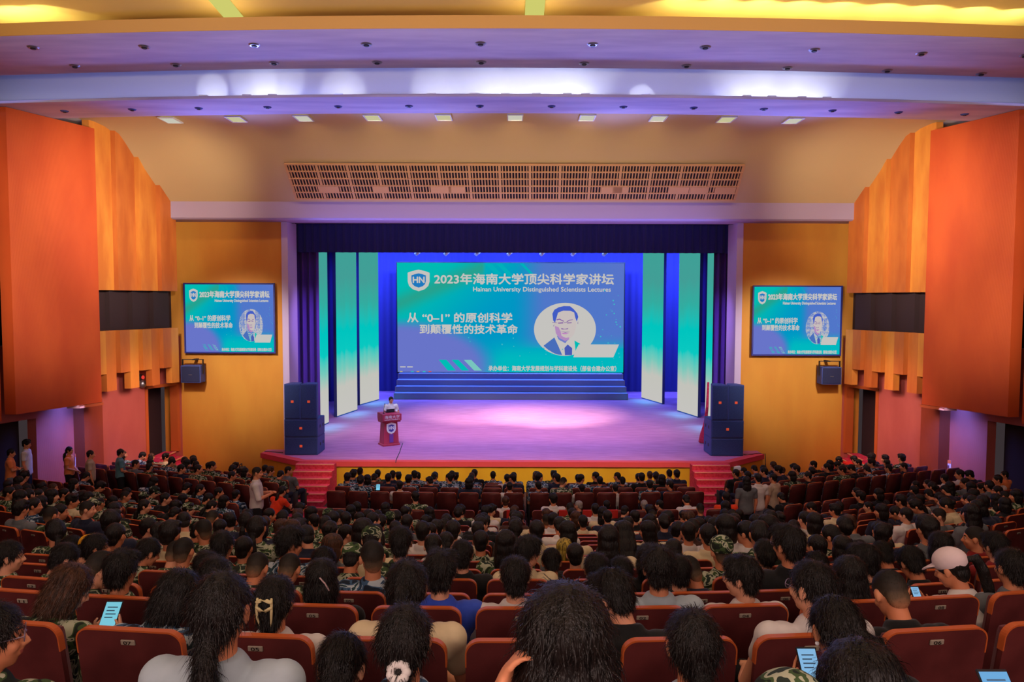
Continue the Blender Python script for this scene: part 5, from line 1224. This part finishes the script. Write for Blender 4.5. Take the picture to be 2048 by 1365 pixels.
# (row, x pixel, top pixel of the head, hair, shirt, pose, extras, own label)
HAND = [
 (-2, 1132, 1170, 'lng', 'blk', 'rh', '', 'long dark-haired person with raised hand, largest head at bottom centre'),
 (-2, 1812, 1288, 'lng', 'nvy', 'sl', 'g', 'dark hair at bottom right edge of frame, head bowed'),
 (-2, 1648, 1350, 'sh', 'cam', 'sl', 'C', 'camouflage cap just showing at bottom edge below plate 04'),
 (-1, 434, 1143, 'pny', 'lgt', 'fu', '', 'long-haired person with low ponytail and pale grey blue shirt'),
 (-1, 652, 1284, 'sh', 'blk', 'sl', '', 'short dark head bowed low at bottom, between plate 05 and white hair tie'),
 (-1, 808, 1203, 'pny', 'cab', 'fu', 'w', 'ponytailed person in blue camouflage with a white hair tie'),
 (-1, 1391, 1211, 'pny', 'lgt', 'fu', '', 'ponytailed person in pale shirt beside an empty maroon chair at bottom'),
 (-1, 1738, 1186, 'pnr', 'blk', 'ph', 'ep', 'ponytailed person looking down at a lit phone beside plate 04'),
 (-1, -34, 1236, 'sh', 'cam', 'r', 'g', 'person with glasses in profile at the bottom left edge'),
 (0, 1640, 1117, 'sh', 'wht', 'wide', 'g', 'broad man in white shirt and glasses turned left, bare arm'),
 (0, 1266, 1138, 'th', 'blk', 'bl', 'g', 'man in black shirt and glasses looking down to the left'),
 (0, 812, 1118, 'bun', 'crm', 'fu', '', 'person with pinned bun and cream shirt in front of the white hair tie'),
 (0, 545, 1160, 'clip', 'wht', 'fu', 'c', 'person with hair held up by a pale claw clip'),
 (0, 289, 1165, 'bob', 'cab', 'br', '', 'bob-haired person leaning right above plate 07'),
 (0, 58, 1178, 'bob', 'cam', 'pr', 'Bp', 'brown-haired person looking down at a big lit phone'),
 (0, 1843, 1138, 'cr', 'blk', 'b', '', 'close-cropped head with shaved nape in front of plate 06'),
 (1, 142, 1104, 'cr', 'cam', 'br', '', 'crew-cut young man in green camouflage bowing to the right'),
 (1, 235, 1110, 'th', 'cam', 'u', '', 'thick-haired young man with pale collar beside the crew-cut one'),
 (1, 640, 1140, 'bob', 'blk', 'fu', 's', 'dark bob with a slim silver slide clip'),
 (1, 880, 1102, 'th', 'blu', 'u', '', 'thick-haired man in bright blue shirt'),
 (1, 1032, 1110, 'sh', 'wht', 'u', '', 'short-haired man in white with bare arm left of centre line'),
 (1, 1322, 1093, 'th', 'lgt', 'u', '', 'tall thick-haired man with pale collar right of centre'),
 (1, 1497, 1111, 'th', 'wht', 'l', 'g', 'thick-haired person turned left with pale glasses rim'),
 (1, 1708, 1126, 'lng', 'blk', 'fu', '', 'long straight dark hair behind the broad man in white'),
 (1, 1960, 1106, 'captail', 'wht', 'pl', 'Wp', 'person in pale cap with long ponytail pulled through its back'),
 (1, 2034, 1100, 'sh', 'gry', 'u', '', 'dark-haired person at the right edge beside the pale cap'),
 (1, 425, 1128, 'sh', 'cam', 'u', '', 'dark crown showing just above the low ponytail wearer'),
 (2, 78, 1100, 'sh', 'cam', 'br', '', None), (2, 6, 1086, 'sh', 'cam', 'r', '', None), (2, 745, 1079, 'cr', 'cab', 'hl', '', 'crew-cut man in blue camouflage glancing left'),
 (2, 556, 1106, 'cr', 'gry', 'b', '', None), (2, 408, 1101, 'sh', 'cab', 'u', '', None), (2, 1246, 1110, 'sh', 'blk', 'u', '', None), (2, 1410, 1108, 'cr', 'nvy', 'bl', 'g', 'short-haired man in glasses and dark collar looking down left'),
 (2, 1588, 1051, 'th', 'blk', 'hl', 'g', 'tall dark-haired man in black shirt and glasses, head above others'), (2, 1866, 1098, 'th', 'blk', 'b', '', None), (2, 1362, 1106, 'sh', 'blk', 'u', '', None), (2, 1740, 1086, 'th', 'blk', 'l', 'g', None),
 (2, 1196, 1103, 'sh', 'blk', 'u', '', None), (2, 626, 1094, 'sh', 'cam', 'b', '', None), (2, 488, 1104, 'cr', 'cam', 'b', '', None), (2, 1668, 1102, 'sh', 'blk', 'b', '', None),
 (3, 105, 1074, 'sh', 'cam', 'b', '', None), (3, 182, 1068, 'sh', 'cam', 'r', '', None), (3, 258, 1076, 'sh', 'cam', 'br', '', None), (3, 322, 1080, 'cr', 'cam', 'b', '', None), (3, 363, 1074, 'cr', 'cam', 'u', '', 'crew-cut person in bold green camouflage in the left part'),
 (3, 570, 1056, 'th', 'cab', 'r', '', 'thick-haired young man in blue camouflage facing right'), (3, 1052, 1074, 'th', 'crm', 'r', 'g', 'thick-haired man in cream shirt and glasses facing right'), (3, 800, 1053, 'sh', 'cam', 'u', '', None),
 (3, 1536, 1076, 'bun', 'blk', 'fu', 'e', 'person with brown pinned hair and pearl earring'), (3, 925, 1079, 'sh', 'blk', 'u', '', None), (3, 690, 1088, 'sh', 'cam', 'b', 'C', None), (3, 1300, 1086, 'bob', 'blk', 'fu', '', None), (3, 2000, 1062, 'th', 'red', 'u', '', None),
 (3, 140, 1094, 'sh', 'crm', 'b', 'Y', 'person in yellow cap behind the crew-cut young man'), (3, 440, 1062, 'sh', 'cam', 'u', '', None), (3, 1108, 1105, 'sh', 'blk', 'b', '', None), (3, 1448, 1072, 'cr', 'cam', 'u', 'C', 'person in camouflage cap with cropped nape'), (3, 1800, 1078, 'sh', 'blk', 'b', '', None), (3, 1890, 1060, 'bob', 'blk', 'u', '', None),
 (4, 485, 1072, 'sh', 'cam', 'u', '', None), (4, 660, 1068, 'bob', 'gry', 'r', 'B', None), (4, 1012, 1060, 'lng', 'cam', 'fu', 'e', None), (4, 1152, 1088, 'sh', 'blk', 'u', '', None), (4, 1228, 1092, 'sh', 'blk', 'b', '', None), (4, 1220, 1050, 'lng', 'crm', 'fu', '', None),
 (4, 1362, 1076, 'sh', 'blk', 'b', '', None), (4, 1690, 1068, 'bob', 'nvy', 'fu', '', None), (4, 1960, 1048, 'cr', 'red', 'l', '', 'cropped man in dark red shirt turned left, right side seats'), (4, 860, 1068, 'sh', 'blk', 'b', '', None), (4, 730, 1056, 'sh', 'crm', 'b', 'C', None), (4, 1640, 1066, 'sh', 'blk', 'hl', '', None),
 (5, 1130, 1078, 'bob', 'gry', 'fu', 'D', 'person with yellow dyed hair in the centre'), (5, 888, 1064, 'sh', 'wht', 'b', '', None), (5, 962, 1060, 'sh', 'cam', 'u', '', None), (5, 1420, 1046, 'sh', 'crm', 'u', '', None), (5, 1500, 1040, 'sh', 'wht', 'l', 'g', None), (5, 1460, 1028, 'bob', 'wht', 'l', '', None),
 (6, 845, 1042, 'sh', 'wht', 'u', '', None), (6, 906, 1040, 'sh', 'crm', 'u', '', None), (6, 1075, 1040, 'sh', 'crm', 'u', '', None), (6, 1140, 1042, 'bob', 'crm', 'l', '', None), (6, 1380, 1042, 'sh', 'wht', 'u', '', None), (6, 1545, 1030, 'th', 'crm', 'l', '', None),
 (15, 1012, 992, 'sh', 'wht', 'u', 'B', 'brown-haired man in white shirt on a chair with red card'), (15, 1108, 987, 'th', 'wht', 'hl', '', 'man in white shirt glancing left on a chair with red card'), (15, 1160, 1002, 'sh', 'blk', 'l', 'G', 'grey-haired man with glasses on a chair with red card'),
 (15, 1215, 1003, 'sh', 'blk', 'u', '', None), (15, 1290, 1000, 'sh', 'blk', 'u', 'G', 'greying head two places right of the red cards'), (15, 1322, 1003, 'sh', 'blk', 'l', '', None),
 (20, 800, 962, 'sh', 'wht', 'u', '', None), (20, 1020, 964, 'sh', 'wht', 'u', '', None), (20, 1165, 970, 'sh', 'wht', 'u', '', None), (20, 1232, 968, 'sh', 'wht', 'u', '', None), (22, 1015, 948, 'sh', 'wht', 'u', 'P', 'person in pale cap below the middle of the stage front'),
 (15, 1720, 1002, 'sh', 'crm', 'l', '', None), (15, 1838, 990, 'sh', 'crm', 'l', '', None), (15, 1862, 986, 'sh', 'crm', 'l', '', None), (14, 1970, 1010, 'th', 'crm', 'l', '', None), (13, 1745, 1012, 'sh', 'crm', 'l', '', None), (15, 2015, 1000, 'sh', 'orp', 'l', '', None),
]

def accessories():
    A = {}
    bm = bmesh.new()
    for s in (-1, 1):
        c = Vector((s * .033, .096, .01)); n = 20; ring = []
        for k in range(n):
            a = 2 * PI * k / n; ring.append(c + Vector((.025 * math.cos(a), 0, .021 * math.sin(a))))
        for k in range(n): cyl(bm, ring[k], ring[(k + 1) % n], .0022, seg=6)
        cyl(bm, (s * .058, .094, .014), (s * .088, .0, .012), .002, seg=6)
    cyl(bm, (-.009, .1, .014), (.009, .1, .014), .002, seg=6)
    bmesh.ops.recalc_face_normals(bm, faces=bm.faces[:]); me = bpy.data.meshes.new('glasses'); bm.to_mesh(me); bm.free(); me.materials.append(mat('glasses_metal', (150, 130, 150), .3, metal=.6)); A['g'] = ('glasses', me)
    def mk(k, nm, bm, m):
        bmesh.ops.recalc_face_normals(bm, faces=bm.faces[:]); me = bpy.data.meshes.new(nm); bm.to_mesh(me); bm.free(); me.materials.append(m); me.polygons.foreach_set('use_smooth', [True] * len(me.polygons)); A[k] = (nm, me)
    bm = bmesh.new()
    for k in range(9):
        a = 2 * PI * k / 9; ell(bm, Vector((.026 * math.cos(a), -.128 + .012 * math.sin(a), -.05 + .022 * math.sin(a))), (.016, .018, .017), None, 2)
    mk('w', 'hair_tie', bm, mat('hair_tie_white', (222, 218, 214), .8))
    bm = bmesh.new(); b_ = mat('claw_clip_cream', (206, 190, 140), .4)
    tube(bm, [(-.034, -.138, .06), (-.036, -.142, .02), (-.034, -.138, -.03), (-.026, -.125, -.07)], [.006, .0075, .006, .004], 8)
    tube(bm, [(.034, -.138, .06), (.036, -.142, .02), (.034, -.138, -.03), (.028, -.125, -.07)], [.006, .0075, .006, .004], 8)
    tube(bm, [(-.034, -.142, .045), (-.015, -.15, .055), (.015, -.15, .055), (.034, -.142, .045)], [.009] * 4, 8); tube(bm, [(-.034, -.144, .02), (-.012, -.152, .008), (.012, -.152, .008), (.034, -.144, .02)], [.008] * 4, 8)
    mk('c', 'claw_clip', bm, b_)
    bm = bmesh.new(); tube(bm, [(.025, -.118, .05), (.055, -.112, .015), (.075, -.095, -.03)], [.005] * 3, 8); mk('s', 'slide_clip', bm, mat('slide_silver', (200, 170, 170), .3))
    bm = bmesh.new(); ell(bm, Vector((.088, -.02, -.04)), (.008,) * 3, None, 2); ell(bm, Vector((-.088, -.02, -.04)), (.008,) * 3, None, 2); mk('e', 'earring', bm, M_white)
    return A

def far_words(hair, shirt): return '%s person in %s' % (HW.get(hair, 'dark-haired'), CLOTH[shirt][1])

def build_people():
    ACC = accessories(); rnd = random.Random(21); plist = []
    def put(r, x, hair, shirt, pose, block, extras='', label=None, top=None, jitter=0.0):
        p, a = seat_place(r, x) if r != -2 else (Vector((x, ROWS[-2][0], ROWS[-2][1] - CH)), 0)
        M = Matrix.Rotation(a, 3, 'Z'); p = p + M @ Vector((0, .06 + jitter, 0)); sc = 1.0
        if top is not None:
            hy = p.y + POSE[pose]['H'].y; z = EYE + math.tan(math.atan((682.5 - top) / F) - TH) * hy
            sc = max(.90, min(1.12, (z - p.z) / (POSE[pose]['top'] + .012)))
        else: sc = rnd.uniform(.95, 1.05)
        plist.append(dict(r=r, x=x, p=p, a=a, hair=hair, shirt=shirt, pose=pose, block=block, ex=extras, label=label, sc=sc))
    used = {}
    for r, px, top, hair, shirt, pose, ex, label in HAND:
        x = 0.0; yy = ROWS[r][0]
        for _ in range(6):
            p = seat_place(r, x)[0] if r != -2 else Vector((x, yy, ROWS[-2][1] - CH))
            hz = p.z + 1.2; zc = (p.y + .25) * math.cos(TH) + (EYE - hz) * math.sin(TH); x = (px - 1024) * zc / F
        blk = 'centre' if abs(x) < 5.6 else ('left' if x < 0 else 'right')
        used.setdefault(r, []).append(x); put(r, x, hair, shirt, pose, blk, ex, label, top)
    # everybody else by seat
    fill = {3: .55, 4: .6, 5: .72, 6: .78, 7: .8, 8: .8, 9: .8, 10: .8, 11: .82, 12: .8, 13: .8, 14: .78, 15: .5, 20: .55, 21: .85, 22: .85, 23: .62}
    for r, block, x, num in seat_list():
        if r not in fill: continue
        if any(abs(x - u) < .42 for u in used.get(r, [])): continue
        f = fill[r]
        if block == 'right': f *= .78 if r < 20 else .82
        if block == 'left' and r >= 20: f *= .9
        if rnd.random() > f: continue
        q = rnd.random()
        if block == 'left': shirt = 'cam' if q < .55 else 'cab' if q < .75 else rnd.choice(['blk', 'blk', 'nvy', 'gry', 'crm'])
        elif block == 'right': shirt = rnd.choice(['blk', 'blk', 'nvy', 'crm', 'wht', 'brn', 'nvy', 'gry', 'cam'] if r < 20 else ['cam', 'nvy', 'blk', 'cab', 'nvy'])
        elif r >= 20: shirt = 'cab' if q < .55 else 'nvy' if q < .8 else rnd.choice(['blk', 'cam'])
        else:
            left = x < -1
            shirt = ('cam' if q < (.5 if left else .12) else rnd.choice(['blk', 'nvy', 'blk', 'wht', 'crm', 'gry', 'nvy', 'brn']))
        hair = rnd.choices(['sh', 'th', 'cr', 'bob', 'bun', 'lng', 'pny'], [34, 20, 10, 13, 7, 8, 8] if r < 20 else [46, 26, 16, 6, 2, 1, 2])[0]
        pose = rnd.choices(['u', 'b', 'hl', 'l', 'r', 'bl', 'br'], [46, 14, 8, 8, 8, 6, 6] if block == 'centre' else ([20, 12, 4, 0, 30, 2, 14] if block == 'left' else [20, 12, 14, 34, 0, 14, 2]))[0]
        ex = 'C' if shirt in ('cam', 'cab') and rnd.random() < (.45 if block == 'left' and r >= 20 else .12) and hair in ('sh', 'cr', 'th') else ''
        if rnd.random() < .06: ex += 'B'
        put(r, x + rnd.uniform(-.04, .04), hair, shirt, pose, block, ex)
    # ranks for the labels
    rank = {}
    for d in plist: rank.setdefault((d['r'], d['block']), []).append(d)
    for v in rank.values():
        v.sort(key=lambda d: d['x'])
        for k, d in enumerate(v): d['k'] = k
    plist.sort(key=lambda d: (d['p'] - Vector((0, 0, EYE))).length)
    crowd = []; NIND = 292
    for i, d in enumerate(plist):
        ex = d['ex']; hm = M_hairb if 'B' in ex else M_hairg if 'G' in ex else M_hairy if 'D' in ex else None
        cap = 'camocap' if 'C' in ex else 'whitecap' if 'W' in ex else 'greycap' if 'P' in ex else 'yellowcap' if 'Y' in ex else None
        if i >= NIND:
            P = POSE[d['pose']]; M = Matrix.Translation(d['p']) @ Matrix.Rotation(d['a'], 4, 'Z') @ Matrix.Scale(d['sc'], 4); HM = M @ Matrix.Translation(P['H']) @ P['R'].to_4x4()
            c = CLOTH[d['shirt']][0]
            crowd += [(P['body'], M, list(P['body'].materials)), (HAIR[d['hair']], HM, [hm or HAIR[d['hair']].materials[0]]), (P['shirt'], M, [c]), (P['trousers'], M, [M_trs['navy']])]
            continue
        lab = d['label'] or '%s, %s' % (far_words(d['hair'], d['shirt']), place_label(d['r'], d['block'], d['k']).replace(' in centre block', ' in centre'))
        if len(lab.replace('-', ' ').split()) > 16: lab = lab.replace(' block', '').replace(' from left', ' place').replace(' in centre', ' centre')
        person(d['pose'], d['p'], d['a'], d['hair'], d['shirt'], lab, d['sc'], 'seated audience', rnd.choice(['black', 'navy', 'grey']), M_skin2 if rnd.random() < .35 else None, hm, [ACC[c] for c in ex if c in ACC], cap, d['r'] <= 3)
    if crowd:
        o = link('distant_crowd', join_meshes('distant_crowd', crowd)); tag(o, 'far seated audience in the rows below the stage', 'crowd', kind='stuff')
    print('people', len(plist), 'seats', len(seat_list()))
    # standing people
    def stand(px, py_top, zc, pose, rz, hair, shirt, lab, trs='black', hm=None, skin=None, floor=None, ex=()):
        p = at(px, py_top, zc); zf = floor if floor is not None else None
        if zf is None:
            r = min((r for r in ROWS), key=lambda r: abs(seat_place(r, p.x)[0].y - p.y)); zf = ROWS[r][1] - CH + .002
        sc = max(.93, min(1.09, (p.z - zf) / (POSE[pose]['top'] + .012)))
        return person(pose, Vector((p.x, p.y, zf)), math.radians(rz), hair, shirt, lab, sc, 'standing people', trs, skin, hm, [ACC[c] for c in ex])
    stand(20, 905, 19.9, 'st_cross', -62, 'sh', 'orp', 'person in pale orange shirt and grey shorts, arms crossed by dark doorway', 'grey')
    stand(52, 882, 20.5, 'st_shorts', -70, 'th', 'wht', 'tall person in loose white shirt and black shorts by dark doorway')
    stand(138, 905, 20.9, 'st_clasp_w', -75, 'pny', 'orp', 'woman in light orange shirt and black trousers beside the wall notice')
    stand(180, 903, 20.3, 'st_hang', -62, 'sh', 'bei', 'man in beige shirt standing before the brown column')
    stand(240, 911, 20.6, 'st_clasp', -55, 'sh', 'tea', 'man in teal polo shirt standing with hands clasped by the wall')
    stand(512, 919, 16.6, 'st_hold', -75, 'cr', 'wht', 'man in white shirt and dark trousers standing in the aisle')
    stand(1517, 968, 17.3, 'st_hang', 10, 'sh', 'wht', 'person in white hooded top standing in the right aisle', 'grey')
    stand(1494, 972, 17.0, 'st_hang', 6, 'lng', 'gry', 'long-haired person in grey shirt standing in the right aisle')
    stand(1548, 955, 17.9, 'st_hang', 40, 'sh', 'bei', 'person in beige shirt standing at the end of right rows')
    stand(782, 794, 27.85, 'st_talk', 204, 'sh', 'wht', 'speaker in white shirt standing behind the red lectern', floor=1.0, ex='g')
    p, a = seat_place(15, 4.82); person('u', p + Vector((.0, .06, 0)), a, 'sh', 'org', 'person in vivid orange red shirt at the right end of the row', 1.02, 'seated audience')
    p = at(545, 990, 18.2); person('crouch', Vector((p.x, p.y, ROWS[20][1] - CH + .01)), math.radians(-30), 'pny', 'org', 'person in bright red shirt crouching in the left aisle', 1.0, 'standing people')
    # telephones and other things held
    def phone(name, loc, M, lab, w=.075, h=.155, col=(150, 200, 214)):
        root = empty(name, loc); root.matrix_world = Matrix.Translation(loc) @ M.to_4x4(); tag(root, lab, 'phone', 'lit phones')
        bm = bmesh.new(); rbox(bm, (-w / 2, -.004, -h / 2), (w / 2, .004, h / 2), .003, 1); obj('phone_case', bm, M_black, root)
        bm = bmesh.new(); box(bm, (-w / 2 + .004, -.0052, -h / 2 + .008), (w / 2 - .004, -.0042, h / 2 - .008)); obj('phone_screen', bm, emis('phone_%d_%d_%d' % col, col, 1.0), root)
        bm = bmesh.new()
        for k in range(4): box(bm, (-w * .3, -.0058, h * (.28 - .1 * k)), (w * (.3 - .12 * (k % 2)), -.0053, h * (.31 - .1 * k)))
        obj('screen_line', bm, mat('screen_ink', (70, 110, 150), .5), root)
    def tilt(rx, ry, rz): return Euler((math.radians(rx), math.radians(ry), math.radians(rz))).to_matrix()
    for d in plist:
        if 'p' not in d['ex']: continue
        dx = {'pr': .13, 'pl': -.12}.get(d['pose'], 0); loc = d['p'] + Matrix.Rotation(d['a'], 3, 'Z') @ Vector((dx, .565, .845)) * d['sc']
        big = d['pose'] == 'pr'
        phone('smartphone', loc, tilt(-42, 0, 0), {'pr': 'lit phone held by the brown-haired person at lower left', 'ph': 'lit phone of the ponytailed person beside plate 04', 'pl': 'blue lit phone below the pale cap brim'}[d['pose']], .085 if big else .055 if d['pose'] == 'pl' else .075, .17 if big else .10 if d['pose'] == 'pl' else .15, (120, 196, 214) if big else (130, 180, 220))
    phone('smartphone', at(2006, 1394, 1.9), tilt(-45, 0, 0), 'lit phone at the bottom right corner', .08, .14, (110, 170, 220))
    phone('smartphone', at(757, 976, 19.0), tilt(-20, 0, 0), 'tiny lit phone held up in the front centre rows', .10, .16, (120, 200, 230))
    phone('smartphone', at(2010, 1036, 12.6), tilt(-60, 0, 25), 'lit tablet in the right rows below the side doorway', .22, .15, (180, 200, 220))
    m = mat('cap_yellow', (226, 160, 30), .8)

# ================================================================ build
build_hall()
build_ceiling_things()
build_floor()
build_stage()
build_seats()
build_hair()
yc = HAIR['camocap'].copy(); yc.materials.clear(); yc.materials.append(mat('cap_yellow', (226, 160, 30), .8)); HAIR['yellowcap'] = yc
build_poses()
build_people()
